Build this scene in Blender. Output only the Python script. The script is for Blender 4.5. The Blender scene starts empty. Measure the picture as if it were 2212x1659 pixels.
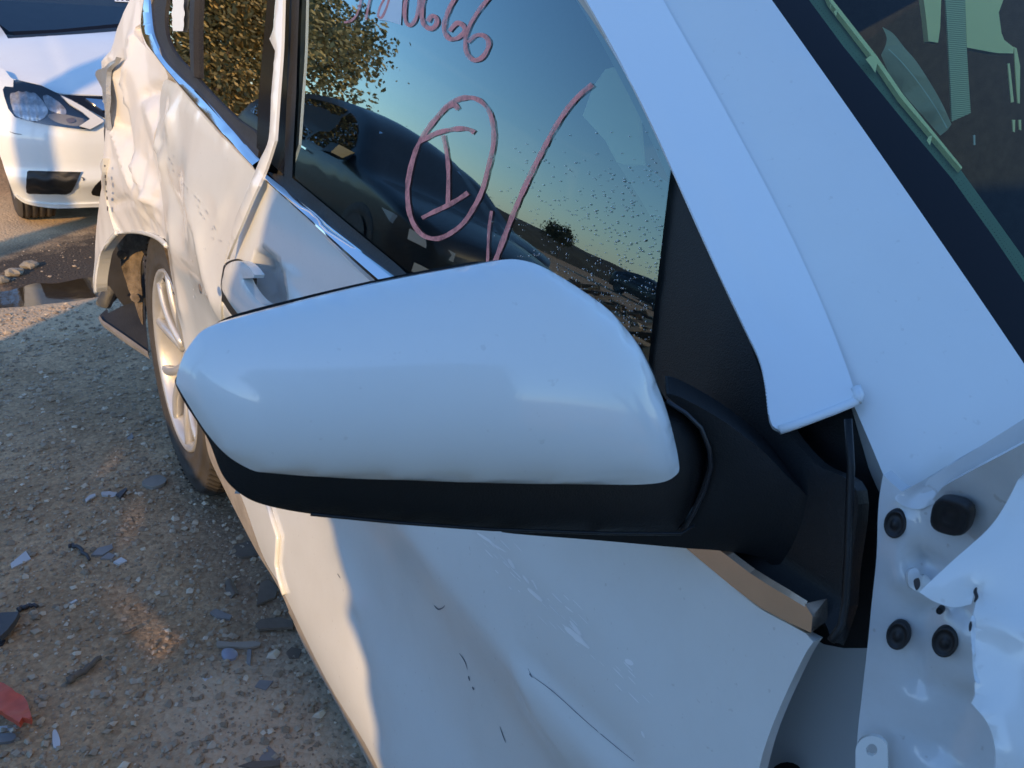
import bpy, math, random
import numpy as np
from mathutils import Vector, geometry, noise
rnd = random.Random(7)
R_ = math.radians
sc = bpy.context.scene
COL = sc.collection

# ------------------------------------------------------------------ camera, sky, sun, exposure
CAMP = Vector((-.3621, -.2872, 1.328)); YAW, PIT, ROL = .578, .4207, -.0799; FPX = 1928.6
_f = Vector((math.sin(YAW)*math.cos(PIT), math.cos(YAW)*math.cos(PIT), -math.sin(PIT)))
_r = Vector((math.cos(YAW), -math.sin(YAW), 0)); _d = _f.cross(_r)
if _d.z > 0: _d = -_d
_c, _s = math.cos(ROL), math.sin(ROL)
CR, CD = _c*_r + _s*_d, -_s*_r + _c*_d
from mathutils import Matrix
cam = bpy.data.cameras.new('camera'); camo = bpy.data.objects.new('camera', cam); COL.objects.link(camo)
camo.matrix_world = Matrix.Translation(CAMP) @ Matrix((CR, -CD, -_f)).transposed().to_4x4()
cam.sensor_width = 36; cam.lens = FPX/2212*36; cam.clip_start = .02; cam.clip_end = 600
cam.dof.use_dof = True; cam.dof.focus_distance = .9; cam.dof.aperture_fstop = 32
sc.camera = camo

SUN_EL = R_(21); SD = Vector((-.73, -.684, 0)).normalized()          # towards the sun, in plan
SUNV = Vector((SD.x*math.cos(SUN_EL), SD.y*math.cos(SUN_EL), math.sin(SUN_EL)))
w = bpy.data.worlds.new('World'); sc.world = w; w.use_nodes = True
nt = w.node_tree; bg = nt.nodes['Background']
sky = nt.nodes.new('ShaderNodeTexSky'); sky.sky_type = 'NISHITA'; sky.sun_disc = False
sky.sun_elevation = SUN_EL; sky.sun_rotation = math.atan2(SUNV.x, SUNV.y)
sky.air_density = 1.0; sky.dust_density = .2; sky.ozone_density = 5.8
nt.links.new(sky.outputs[0], bg.inputs[0]); bg.inputs[1].default_value = .15
sun = bpy.data.lights.new('sun', 'SUN'); sun.energy = 2.0; sun.angle = R_(.5); sun.color = (1, .64, .27)
suno = bpy.data.objects.new('sun', sun); COL.objects.link(suno)
suno.rotation_euler = SUNV.to_track_quat('Z', 'Y').to_euler()
sc.view_settings.view_transform = 'Standard'; sc.view_settings.look = 'None'
sc.view_settings.exposure = 1.10; sc.view_settings.gamma = 1; sc.view_settings.use_curve_mapping = False

# ------------------------------------------------------------------ measuring: where a sight line meets a real surface
def ray(p): return ((p[0]-1106)/FPX*CR + (p[1]-829.5)/FPX*CD + _f)

class Plane:
    """a flat or gently curved sheet: origin, normal, optional displacement along the normal"""
    def __init__(s, P0, n, up=(0,0,1)):
        s.o = Vector(P0); s.n = Vector(n).normalized()
        s.u = Vector(up).cross(s.n).normalized(); s.v = s.n.cross(s.u).normalized()
    def hit(s, p):
        d = ray(p); return CAMP + d*((s.o-CAMP).dot(s.n)/d.dot(s.n))
    def to2(s, P): q = P-s.o; return (q.dot(s.u), q.dot(s.v))
    def at(s, a, b): return s.o + s.u*a + s.v*b
    out = property(lambda s: s.n)

def interp(xs, ys, x):
    if x <= xs[0]: return ys[0]
    for i in range(len(xs)-1):
        if x <= xs[i+1]:
            h = xs[i+1]-xs[i]; t = (x-xs[i])/h
            m0 = (ys[i+1]-ys[max(i-1,0)])/(xs[i+1]-xs[max(i-1,0)])*h
            m1 = (ys[min(i+2,len(xs)-1)]-ys[i])/(xs[min(i+2,len(xs)-1)]-xs[i])*h
            return (2*t**3-3*t*t+1)*ys[i]+(t**3-2*t*t+t)*m0+(-2*t**3+3*t*t)*ys[i+1]+(t**3-t*t)*m1
    return ys[-1]
def sstep(a, b, x):
    t = max(0, min(1, (x-a)/(b-a))); return t*t*(3-2*t)

class Side:
    """the flank of the car: x as a function of (y, z)"""
    def __init__(s, fn): s.fn = fn
    def hit(s, p):
        d = ray(p); g = lambda t: (CAMP.x+d.x*t) - s.fn(CAMP.y+d.y*t, CAMP.z+d.z*t)
        t0, t1 = .05, None; t = .05
        while t < 12:
            t2 = t*1.012+.002
            if g(t2) > 0: t0, t1 = t, t2; break
            t = t2
        if t1 is None:
            return CAMP + d*3
        for _ in range(40):
            m = (t0+t1)/2
            if g(m) > 0: t1 = m
            else: t0 = m
        return CAMP + d*t1
    def to2(s, P): return (P.y, P.z)
    def at(s, a, b): return Vector((s.fn(a, b), a, b))
    out = Vector((-1, 0, 0))

class Top:
    """a sheet seen from above: z as a function of (x, y)"""
    def __init__(s, fn): s.fn = fn
    def hit(s, p):
        d = ray(p); g = lambda t: (CAMP.z+d.z*t) - s.fn(CAMP.x+d.x*t, CAMP.y+d.y*t)
        t = .05; t0 = t1 = None
        while t < 40:
            t2 = t*1.012+.002
            if g(t2) < 0: t0, t1 = t, t2; break
            t = t2
        if t1 is None: return CAMP + d*8
        for _ in range(40):
            m = (t0+t1)/2
            if g(m) < 0: t1 = m
            else: t0 = m
        return CAMP + d*t1
    def to2(s, P): return (P.x, P.y)
    def at(s, a, b): return Vector((a, b, s.fn(a, b)))
    out = Vector((0, 0, 1))

class Front:
    """a sheet seen from the front: y as a function of (x, z)"""
    def __init__(s, fn): s.fn = fn
    def hit(s, p):
        d = ray(p); g = lambda t: (CAMP.y+d.y*t) - s.fn(CAMP.x+d.x*t, CAMP.z+d.z*t)
        t = .5; t0 = t1 = None
        while t < 40:
            t2 = t*1.01
            if g(t2) > 0: t0, t1 = t, t2; break
            t = t2
        if t1 is None: return CAMP + d*6
        for _ in range(40):
            m = (t0+t1)/2
            if g(m) > 0: t1 = m
            else: t0 = m
        return CAMP + d*t1
    def to2(s, P): return (P.x, P.z)
    def at(s, a, b): return Vector((a, s.fn(a, b), b))
    out = Vector((0, -1, 0))

def smooth_line(pts, closed=False, n=6):
    """Catmull-Rom through the points; a point given as (x, y, 'c') stays a corner"""
    P = [Vector((p[0], p[1])) for p in pts]; C = [len(p) > 2 for p in pts]; N = len(P); out = []
    rng = range(N if closed else N-1)
    for i in rng:
        a, b = P[i], P[(i+1) % N]
        p0 = P[i-1] if (closed or i > 0) else a
        p3 = P[(i+2) % N] if (closed or i < N-2) else b
        m0 = (b-p0)/2 if not C[i] else (b-a); m1 = (p3-a)/2 if not C[(i+1) % N] else (b-a)
        L = (b-a).length
        if m0.length > L*1.3: m0 = m0.normalized()*L*1.3
        if m1.length > L*1.3: m1 = m1.normalized()*L*1.3
        for k in range(n):
            t = k/n
            out.append((2*t**3-3*t*t+1)*a+(t**3-2*t*t+t)*m0+(-2*t**3+3*t*t)*b+(t**3-t*t)*m1)
    if not closed: out.append(P[-1])
    return out

def inpoly(x, y, P):
    c = False; j = len(P)-1
    for i in range(len(P)):
        if (P[i][1] > y) != (P[j][1] > y) and x < (P[j][0]-P[i][0])*(y-P[i][1])/(P[j][1]-P[i][1])+P[i][0]: c = not c
        j = i
    return c

def link(name, me, mat, parent=None, **props):
    o = bpy.data.objects.new(name, me); COL.objects.link(o)
    if parent is not None: o.parent = parent
    if mat is not None and len(me.materials) == 0: me.materials.append(mat)
    for k, v in props.items(): o[k] = v
    return o

def thing(name, label, cat, loc=(0,0,0), group=None):
    o = bpy.data.objects.new(name, None); COL.objects.link(o); o.empty_display_size = .05
    o.location = loc; o['label'] = label; o['category'] = cat
    if group: o['group'] = group
    return o

def resample(poly, res):
    out = []; N = len(poly)
    for i in range(N):
        a, b = Vector(poly[i]), Vector(poly[(i+1) % N]); n = max(1, int(math.ceil((b-a).length/res)))
        for k in range(n): out.append(a+(b-a)*(k/n))
    # drop near-duplicates
    o2 = []
    for p in out:
        if not o2 or (p-o2[-1]).length > res*.05: o2.append(p)
    return o2

def patch(name, outline, surf, mat, parent, res=.02, hem=.012, disp=None, dome=0, domep=.5, world=False,
          sy=1.0, smooth=True, curl=0, back=False, flip=1, **props):
    """a sheet of bodywork cut to an outline on a surface, with a folded hem round its edge"""
    if not world:
        ol = smooth_line(outline, True, 5) if smooth else [Vector((p[0], p[1])) for p in outline]
        o2 = [Vector(surf.to2(surf.hit((p.x, p.y)))) for p in ol]
    else:
        o2 = [Vector(p) for p in outline]
    S = lambda p: Vector((p.x, p.y*sy))
    o2 = [S(p) for p in o2]
    bd = resample(o2, res)
    xs = [p.x for p in bd]; ys = [p.y for p in bd]
    P = [(p.x, p.y) for p in bd]; A = np.array(P)
    pts = list(bd); nb = len(bd)
    h = res*.87; r = 0; y = min(ys)+h*.5
    seg = np.roll(A, -1, 0)-A; sl = (seg**2).sum(1)+1e-18
    def bdist(x, y):
        q = np.array((x, y))-A; t = np.clip((q*seg).sum(1)/sl, 0, 1); dd = q-seg*t[:, None]
        return math.sqrt((dd**2).sum(1).min())
    while y < max(ys):
        x = min(xs)+(res*.5 if r % 2 else 0)
        while x < max(xs):
            if inpoly(x, y, P) and bdist(x, y) > res*.45: pts.append(Vector((x, y)))
            x += res
        y += h; r += 1
    edges = [(i, (i+1) % nb) for i in range(nb)]
    V, E, F, *_ = geometry.delaunay_2d_cdt(pts, edges, [], 1, 1e-7)
    V = [Vector(v) for v in V]; n = len(V)
    # signed-area orientation
    F = [tuple(f) for f in F]
    hgt = np.zeros(n)
    cnt = {}
    for f in F:
        for i in range(3):
            e = (f[i], f[(i+1) % 3]); k = (min(e), max(e)); cnt.setdefault(k, []).append(e)
    bed = [v[0] for v in cnt.values() if len(v) == 1]
    if dome:
        isb = np.zeros(n, bool)
        for e in bed: isb[e[0]] = isb[e[1]] = True
        ee = np.array(list(cnt.keys())); deg = np.zeros(n)
        np.add.at(deg, ee[:, 0], 1); np.add.at(deg, ee[:, 1], 1)
        hh = np.zeros(n)
        for _ in range(1500):
            a = np.zeros(n); np.add.at(a, ee[:, 0], hh[ee[:, 1]]); np.add.at(a, ee[:, 1], hh[ee[:, 0]])
            hn = a/np.maximum(deg, 1)+1; hn[isb] = 0
            if abs(hn-hh).max() < 1e-4*hn.max(): hh = hn; break
            hh = hn
        hgt = (hh/hh.max())**domep*dome
    vx = np.array([v.x for v in V]); vy = np.array([v.y for v in V])
    base = [surf.at(v.x, v.y/sy) for v in V]
    e = res*.3
    def sn(v):
        a = surf.at(v.x+e, v.y/sy)-surf.at(v.x-e, v.y/sy); b = surf.at(v.x, v.y/sy+e)-surf.at(v.x, v.y/sy-e)
        m = a.cross(b).normalized()
        return m if m.dot(surf.out) > 0 else -m
    N0 = [sn(v) for v in V]
    pos = []
    for i, v in enumerate(V):
        d = hgt[i] + (disp(v.x, v.y/sy) if disp else 0)
        pos.append(base[i]+N0[i]*d)
    # orient faces outwards
    FF = []
    for f in F:
        a, b, c = pos[f[0]], pos[f[1]], pos[f[2]]
        m = (b-a).cross(c-a)
        if m.length < 1e-12: continue
        FF.append(f if m.dot(N0[f[0]]) > 0 else (f[0], f[2], f[1]))
    vn = [Vector((0,0,0)) for _ in V]
    if disp or dome:
        for f in FF:
            m = (pos[f[1]]-pos[f[0]]).cross(pos[f[2]]-pos[f[0]])
            for k in f: vn[k] += m
        vn = [m.normalized() if m.length > 0 else N0[i] for i, m in enumerate(vn)]
    else: vn = N0
    verts = [p.copy() for p in pos]; faces = list(FF); lnorm = [[vn[k] for k in f] for f in FF]
    if hem:
        bm_ = {}
        ctr = Vector((0,0,0))
        for p in pos: ctr += p
        ctr /= len(pos)
        for f in FF:
            for i in range(3):
                ed = (f[i], f[(i+1) % 3])
                if len(cnt[(min(ed), max(ed))]) == 1:
                    ids = []
                    for k in ed:
                        if k not in bm_:
                            t = len(verts); verts.append(pos[k].copy())
                            inw = (ctr-pos[k]); inw -= inw.dot(vn[k])*vn[k]
                            q = pos[k]-N0[k]*hem+(inw.normalized()*curl if curl else Vector())
                            verts.append(q); bm_[k] = (t, t+1)
                        ids.append(bm_[k])
                    fc = (ids[1][0], ids[0][0], ids[0][1], ids[1][1]); faces.append(fc)
                    m = (verts[fc[1]]-verts[fc[0]]).cross(verts[fc[2]]-verts[fc[0]]).normalized()
                    lnorm.append([m]*4)
        if back:
            off = len(verts)
            mp = {}
            for k in range(len(V)):
                mp[k] = len(verts); verts.append(base[k]-N0[k]*hem)
            for f in FF:
                faces.append((mp[f[0]], mp[f[2]], mp[f[1]])); lnorm.append([-N0[k] for k in (f[0], f[2], f[1])])
    me = bpy.data.meshes.new(name); me.from_pydata([tuple(v) for v in verts], [], faces)
    me.polygons.foreach_set('use_smooth', [True]*len(me.polygons))
    if len(me.loops) == sum(len(l) for l in lnorm):
        me.normals_split_custom_set([tuple(m) for l in lnorm for m in l])
    o = link(name, me, mat, parent, **props)
    return o

def mesh(name, verts, faces, mat, parent=None, smooth=False, **props):
    me = bpy.data.meshes.new(name); me.from_pydata([tuple(v) for v in verts], [], faces)
    if smooth: me.polygons.foreach_set('use_smooth', [True]*len(me.polygons))
    me.update()
    return link(name, me, mat, parent, **props)

def sweep(name, path, prof, mat, parent=None, nrm=None, closed_prof=True, smooth=True, caps=True, scale=None, **props):
    """sweep a profile [(side, out)] along a 3-D path; nrm(i) gives the outward direction"""
    V = []; Fc = []; n = len(path); m = len(prof)
    for i, p in enumerate(path):
        t = (path[min(i+1, n-1)]-path[max(i-1, 0)]).normalized()
        o = nrm(i) if callable(nrm) else Vector(nrm); o = (o-t*o.dot(t)).normalized(); s_ = t.cross(o)
        k = scale(i/(n-1)) if scale else 1
        for a, b in prof: V.append(p+s_*a*k+o*b*k)
    for i in range(n-1):
        for j in range(m if closed_prof else m-1):
            a = i*m+j; b = i*m+(j+1) % m; Fc.append((a, b, b+m, a+m))
    if caps and closed_prof: Fc.append(tuple(range(m))[::-1]); Fc.append(tuple(range((n-1)*m, n*m)))
    return mesh(name, V, Fc, mat, parent, smooth, **props)

def circ(r, n=8, sx=1): return [(math.cos(2*math.pi*k/n)*r*sx, math.sin(2*math.pi*k/n)*r) for k in range(n)]

def box(name, c, sx, sy_, sz, mat, parent=None, rot=None, bev=.0, **props):
    import bmesh
    bm = bmesh.new(); bmesh.ops.create_cube(bm, size=1)
    for v in bm.verts: v.co = Vector((v.co.x*sx, v.co.y*sy_, v.co.z*sz))
    if bev: bmesh.ops.bevel(bm, geom=bm.edges[:], offset=bev, segments=2, affect='EDGES')
    if rot: bmesh.ops.rotate(bm, verts=bm.verts, matrix=rot)
    bmesh.ops.translate(bm, verts=bm.verts, vec=Vector(c))
    me = bpy.data.meshes.new(name); bm.to_mesh(me); bm.free()
    return link(name, me, mat, parent, **props)

# ------------------------------------------------------------------ materials
def mat_new(name):
    m = bpy.data.materials.new(name); m.use_nodes = True
    return m, m.node_tree, m.node_tree.nodes['Principled BSDF']
def N(nt, t, **kw):
    n = nt.nodes.new(t)
    for k, v in kw.items():
        if k in n.inputs: n.inputs[k].default_value = v
        else: setattr(n, k, v)
    return n
def simple(name, col, rough=.5, metal=0, coat=0, bump=0, bscale=200, var=0, vscale=8, spec=.5, crough=.03, detail=3):
    m, nt, b = mat_new(name)
    b.inputs['Base Color'].default_value = (*col, 1); b.inputs['Roughness'].default_value = rough
    b.inputs['Metallic'].default_value = metal; b.inputs['Coat Weight'].default_value = coat
    b.inputs['Coat Roughness'].default_value = crough
    b.inputs['Specular IOR Level'].default_value = spec
    tc = N(nt, 'ShaderNodeTexCoord')
    if var:
        nz = N(nt, 'ShaderNodeTexNoise', Scale=vscale, Detail=6.0, Roughness=.65)
        nt.links.new(tc.outputs['Object'], nz.inputs['Vector'])
        mx = N(nt, 'ShaderNodeMapRange'); mx.inputs['From Min'].default_value = .3; mx.inputs['From Max'].default_value = .7
        mx.inputs['To Min'].default_value = 1-var; mx.inputs['To Max'].default_value = 1+var
        nt.links.new(nz.outputs['Fac'], mx.inputs['Value'])
        v = N(nt, 'ShaderNodeVectorMath', operation='SCALE'); v.inputs[0].default_value = col
        nt.links.new(mx.outputs[0], v.inputs['Scale']); nt.links.new(v.outputs[0], b.inputs['Base Color'])
    if bump:
        nb = N(nt, 'ShaderNodeTexNoise', Scale=bscale, Detail=float(detail), Roughness=.6)
        nt.links.new(tc.outputs['Object'], nb.inputs['Vector'])
        bp = N(nt, 'ShaderNodeBump', Strength=bump, Distance=.002)
        nt.links.new(nb.outputs['Fac'], bp.inputs['Height']); nt.links.new(bp.outputs[0], b.inputs['Normal'])
    return m

def paint(name, col=(.775, .79, .76), dirt=.18, specks=.25):
    m, nt, b = mat_new(name)
    tc = N(nt, 'ShaderNodeTexCoord')
    # dust film and road dirt
    n1 = N(nt, 'ShaderNodeTexNoise', Scale=3.0, Detail=8.0, Roughness=.7); nt.links.new(tc.outputs['Object'], n1.inputs['Vector'])
    r1 = N(nt, 'ShaderNodeMapRange'); r1.inputs['From Min'].default_value = .45; r1.inputs['From Max'].default_value = .8
    r1.inputs['To Max'].default_value = dirt; nt.links.new(n1.outputs['Fac'], r1.inputs['Value'])
    n2 = N(nt, 'ShaderNodeTexNoise', Scale=160.0, Detail=2.0); nt.links.new(tc.outputs['Object'], n2.inputs['Vector'])
    r2 = N(nt, 'ShaderNodeMapRange'); r2.inputs['From Min'].default_value = .70; r2.inputs['From Max'].default_value = .76
    r2.inputs['To Max'].default_value = specks; nt.links.new(n2.outputs['Fac'], r2.inputs['Value'])
    ad = N(nt, 'ShaderNodeMath', operation='ADD'); nt.links.new(r1.outputs[0], ad.inputs[0]); nt.links.new(r2.outputs[0], ad.inputs[1])
    fac = ad
    mx = N(nt, 'ShaderNodeMix', data_type='RGBA'); mx.inputs['A'].default_value = (*col, 1); mx.inputs['B'].default_value = (.33, .29, .24, 1)
    nt.links.new(fac.outputs[0], mx.inputs['Factor'])
    nt.links.new(mx.outputs['Result'], b.inputs['Base Color'])
    rr = N(nt, 'ShaderNodeMapRange'); rr.inputs['To Min'].default_value = .02; rr.inputs['To Max'].default_value = .16
    n3 = N(nt, 'ShaderNodeTexNoise', Scale=9.0, Detail=6.0); nt.links.new(tc.outputs['Object'], n3.inputs['Vector'])
    nt.links.new(n3.outputs['Fac'], rr.inputs['Value']); nt.links.new(rr.outputs[0], b.inputs['Coat Roughness'])
    b.inputs['Roughness'].default_value = .42; b.inputs['Coat Weight'].default_value = 1.0; b.inputs['Coat IOR'].default_value = 1.5
    bp = N(nt, 'ShaderNodeBump', Strength=.05, Distance=.001)
    nb = N(nt, 'ShaderNodeTexNoise', Scale=420.0, Detail=2.0); nt.links.new(tc.outputs['Object'], nb.inputs['Vector'])
    nt.links.new(nb.outputs['Fac'], bp.inputs['Height']); nt.links.new(bp.outputs[0], b.inputs['Coat Normal'])
    return m

def glass(name, tint=(.25, .33, .33), gain=1.6, base=.02, wav=0, rough=.0, tone=(1, 1, 1)):
    """sheet glass: tinted see-through plus a mirror reflection by angle"""
    m = bpy.data.materials.new(name); m.use_nodes = True; nt = m.node_tree
    for n in list(nt.nodes): nt.nodes.remove(n)
    out = N(nt, 'ShaderNodeOutputMaterial'); tr = N(nt, 'ShaderNodeBsdfTransparent'); gl = N(nt, 'ShaderNodeBsdfGlossy')
    tr.inputs['Color'].default_value = (*tint, 1); gl.inputs['Roughness'].default_value = rough
    gl.inputs['Color'].default_value = (*tone, 1)
    fr = N(nt, 'ShaderNodeFresnel'); fr.inputs['IOR'].default_value = 1.5
    ma = N(nt, 'ShaderNodeMath', operation='MULTIPLY_ADD', use_clamp=True); ma.inputs[1].default_value = gain; ma.inputs[2].default_value = base
    nt.links.new(fr.outputs[0], ma.inputs[0])
    mx = N(nt, 'ShaderNodeMixShader'); nt.links.new(ma.outputs[0], mx.inputs[0]); nt.links.new(tr.outputs[0], mx.inputs[1]); nt.links.new(gl.outputs[0], mx.inputs[2])
    nt.links.new(mx.outputs[0], out.inputs[0])
    if wav:
        tc = N(nt, 'ShaderNodeTexCoord'); nz = N(nt, 'ShaderNodeTexNoise', Scale=5.0, Detail=1.0)
        mp = N(nt, 'ShaderNodeMapping'); mp.inputs['Scale'].default_value = (1, 1, 5)
        nt.links.new(tc.outputs['Object'], mp.inputs[0]); nt.links.new(mp.outputs[0], nz.inputs['Vector'])
        bp = N(nt, 'ShaderNodeBump', Strength=1.0, Distance=wav); nt.links.new(nz.outputs['Fac'], bp.inputs['Height'])
        nt.links.new(bp.outputs[0], gl.inputs['Normal'])
    return m

M = {}
M['white'] = paint('white_paint')
M['white_clean'] = paint('white_paint_clean', dirt=.10, specks=.16)
M['black'] = simple('black_plastic', (.008, .009, .010), .42, bump=.25, bscale=900, spec=.35)
M['gloss_black'] = simple('gloss_black', (.008, .008, .01), .12)
M['board'] = simple('shade_panel_grey', (.34, .34, .33), .7, var=.2)  # for the added shade panels out of view
M['satin_reflect'] = simple('trim_painted_reflection', (.90, .74, .60), .26, metal=1, var=.06, vscale=30)  # warm tint paints the lit ground's reflection into the trim colour
M['rubber'] = simple('rubber', (.022, .021, .020), .62, bump=.5, bscale=300, var=.3)
M['tyre'] = simple('dusty_tyre', (.055, .048, .040), .75, bump=.5, bscale=250, var=.35, vscale=14)
M['chrome'] = simple('chrome', (.78, .78, .80), .06, metal=1)
M['rim'] = simple('rim_silver', (.55, .55, .54), .38, metal=.45, coat=.3, crough=.15, var=.15)
M['tape'] = simple('tape', (.80, .84, .85), .32, spec=.45, bump=.10, bscale=60)
M['frit'] = simple('frit_black', (.006, .005, .006), .12, spec=.22)
M['liner'] = simple('wheel_liner', (.15, .115, .08), .95, bump=1.6, bscale=130, var=.65, vscale=26)
M['dark_plastic'] = simple('dark_plastic', (.03, .03, .028), .5, bump=.5, var=.4)
M['side_glass'] = glass('side_glass', (.42, .50, .48), 2.75, .03, tone=(.82, 1, 1.02))
M['rear_glass'] = glass('rear_glass', (.05, .06, .06), 2.4, .06, wav=.0003)
M['windshield'] = glass('windshield_glass', (.80, .93, .78), .55, .0)
M['sedan_glass'] = glass('sedan_glass', (.25, .33, .33), 2.0, .04)
M['dark_glass'] = glass('dark_car_glass', (.04, .05, .05), 1.5, .03)
M['black_paint'] = simple('black_car_paint', (.010, .012, .014), .4, coat=.30, crough=.10, spec=.3)
M['red'] = simple('red_marker', (.95, .32, .27), .7, var=.12, vscale=60)
def marker_mat(name='red_paint_marker', col=(.95, .33, .28), sc_=55.0, lo=.35, f0=.32):
    m, nt, b = mat_new(name); b.inputs['Base Color'].default_value = (*col, 1); b.inputs['Roughness'].default_value = .75
    tc = N(nt, 'ShaderNodeTexCoord'); n = N(nt, 'ShaderNodeTexNoise', Scale=sc_, Detail=5.0, Roughness=.7); nt.links.new(tc.outputs['Object'], n.inputs['Vector'])
    r = N(nt, 'ShaderNodeMapRange'); r.inputs['From Min'].default_value = f0; r.inputs['From Max'].default_value = f0+.25; r.inputs['To Min'].default_value = lo; r.inputs['To Max'].default_value = .95
    nt.links.new(n.outputs['Fac'], r.inputs['Value']); nt.links.new(r.outputs[0], b.inputs['Alpha']); return m
M['red'] = marker_mat()
M['scuff'] = simple('scuffed_paint', (.98, .98, .96), .35, coat=1, crough=.2)
M['dull'] = simple('dull_white_paint', (.69, .67, .63), .5, coat=.3, crough=.25, var=.05, vscale=7)
M['ghost'] = simple('marker_reflection', (.10, .14, .17), .8)  # dark tone for the strokes' painted reflection
M['paper'] = simple('white_paper', (.72, .76, .76), .6)
M['lens'] = glass('lamp_lens', (.88, .9, .92), 1.2, .04)
M['reflector'] = simple('lamp_reflector', (.62, .60, .58), .30, metal=.55, var=.3, vscale=60)
M['led'] = simple('lamp_guide', (.62, .62, .60), .25)
M['amber'] = simple('amber', (.13, .10, .085), .3)
M['seat'] = simple('seat_leather', (.40, .35, .25), .55, bump=.4, bscale=120, var=.12)
M['cloth_dark'] = simple('floor_carpet', (.020, .024, .032), .95, bump=1.0, bscale=500, var=.4, vscale=40)
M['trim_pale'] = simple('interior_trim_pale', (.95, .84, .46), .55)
M['stitch'] = simple('stitching', (.6, .6, .52), .7)
def belt_mat():
    m, nt, b = mat_new('seat_belt_webbing'); tc = N(nt, 'ShaderNodeTexCoord')
    wv = N(nt, 'ShaderNodeTexWave', Scale=160.0); wv.bands_direction = 'Z'; wv.inputs['Distortion'].default_value = 1.5
    nt.links.new(tc.outputs['Object'], wv.inputs['Vector'])
    mx = N(nt, 'ShaderNodeMix', data_type='RGBA'); mx.inputs['A'].default_value = (.30, .31, .22, 1); mx.inputs['B'].default_value = (.72, .72, .50, 1)
    nt.links.new(wv.outputs['Fac'], mx.inputs['Factor']); nt.links.new(mx.outputs['Result'], b.inputs['Base Color']); b.inputs['Roughness'].default_value = .8
    return m
M['belt'] = belt_mat()
M['primer'] = paint('apron_paint', (.62, .65, .66), dirt=.5, specks=.35)
M['plug'] = simple('rubber_plug', (.012, .013, .015), .55)
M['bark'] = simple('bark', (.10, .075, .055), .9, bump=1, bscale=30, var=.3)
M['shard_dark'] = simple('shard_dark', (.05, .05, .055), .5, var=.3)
M['shard_grey'] = simple('shard_grey', (.22, .21, .20), .6, var=.25)
M['shard_white'] = simple('shard_white', (.55, .55, .54), .4, var=.1)
M['orange'] = simple('orange_plastic', (.55, .09, .045), .45, var=.2, vscale=25)
M['dusty_dark'] = simple('dusty_dark', (.15, .115, .085), .8, var=.35, bump=.6, bscale=90)
M['wood'] = simple('stick_wood', (.16, .13, .10), .9, var=.3)
# views of the picture used while measuring: each maps a local reading to one common picture scale
def Zf(x0, y0, k): return lambda *pp: [((x0+p[0]*k, y0+p[1]*k) + tuple(p[2:])) for p in pp]
z1 = Zf(0, 0, .29762); z2 = Zf(548.6, 0, .44643); z3 = Zf(1261.8, 0, .42996); z4 = Zf(1316.6, 713.2, .40477)
z5 = Zf(0, 438.9, .29762); z6 = Zf(329.2, 548.6, .57044); z7 = Zf(658.3, 1042.3, .70238); z8 = Zf(0, 822.9, .5039)
q1 = Zf(603.5, 219.4, .29762); q2 = Zf(1810.4, 932.6, .43793); q3 = Zf(164.6, 0, .33074); q4 = Zf(1700.7, 0, .29762); q5 = Zf(0, 1206.9, .27253)

# ------------------------------------------------------------------ the damaged white car
BY = [-.3, -.1, .05, .5, .95, 1.5, 2.2, 3]; BZ = [1.03, 1.02, 1.015, 1.04, 1.058, 1.09, 1.14, 1.17]
PZ = [.12, .22, .28, .33, .40, .50, .60, .70, .775, .787, .80, .87, .94, 1.0, 1.06, 1.2]
PX = [.08, .05, .02, .004, -.002, .006, .014, .008, -.0075, -.0105, -.0108, -.007, -.001, .005, .014, .03]
def S0(y, z):
    zb = interp(BY, BZ, y)
    if z > zb: h = z-zb; return .02 + h*.188 + .12*h*h
    return interp(PZ, PX, z-(zb-1.04)*.3)
TAB = {}
def Scache(y, z):   # tabulated for speed
    ky, kz = (y+1)/.02, z/.01; iy, iz = int(math.floor(ky)), int(math.floor(kz)); fy, fz = ky-iy, kz-iz
    v = []
    for a in (0, 1):
        for b in (0, 1):
            k = (iy+a, iz+b)
            if k not in TAB: TAB[k] = S0(k[0]*.02-1, k[1]*.01)
            v.append(TAB[k])
    return (v[0]*(1-fz)+v[1]*fz)*(1-fy)+(v[2]*(1-fz)+v[3]*fz)*fy
def off(d): return Side(lambda y, z: Scache(y, z)+d)
ZB = {}
def zbel(y):
    k = (y+1)/.05; i = int(math.floor(k)); f = k-i
    for j in (i, i+1):
        if j not in ZB: ZB[j] = interp(BY, BZ, j*.05-1)
    return ZB[i]*(1-f)+ZB[i+1]*f
def pane(d):
    def fn(y, z): h = z-zbel(y); return .02+h*.188+.12*h*abs(h)+d
    return Side(fn)
SIDE = off(0)
def qfn(y, z): return Scache(y, z) - .035*sstep(1.75, 2.5, y) - .02*sstep(2.3, 2.9, y)
QSIDE = Side(qfn)

suv = thing('damaged_car', 'white family car with crumpled rear side, side mirror and taped windscreen pillar, filling the picture', 'car', (.9, 1.2, 0))
def keep(o): return o
import types
def P(o):   # keep children where they were modelled while the empty stands at the car's base
    o.matrix_parent_inverse = suv.matrix_world.inverted(); return o
suv_inv = Matrix.Translation(-Vector((.9, 1.2, 0)))

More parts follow.
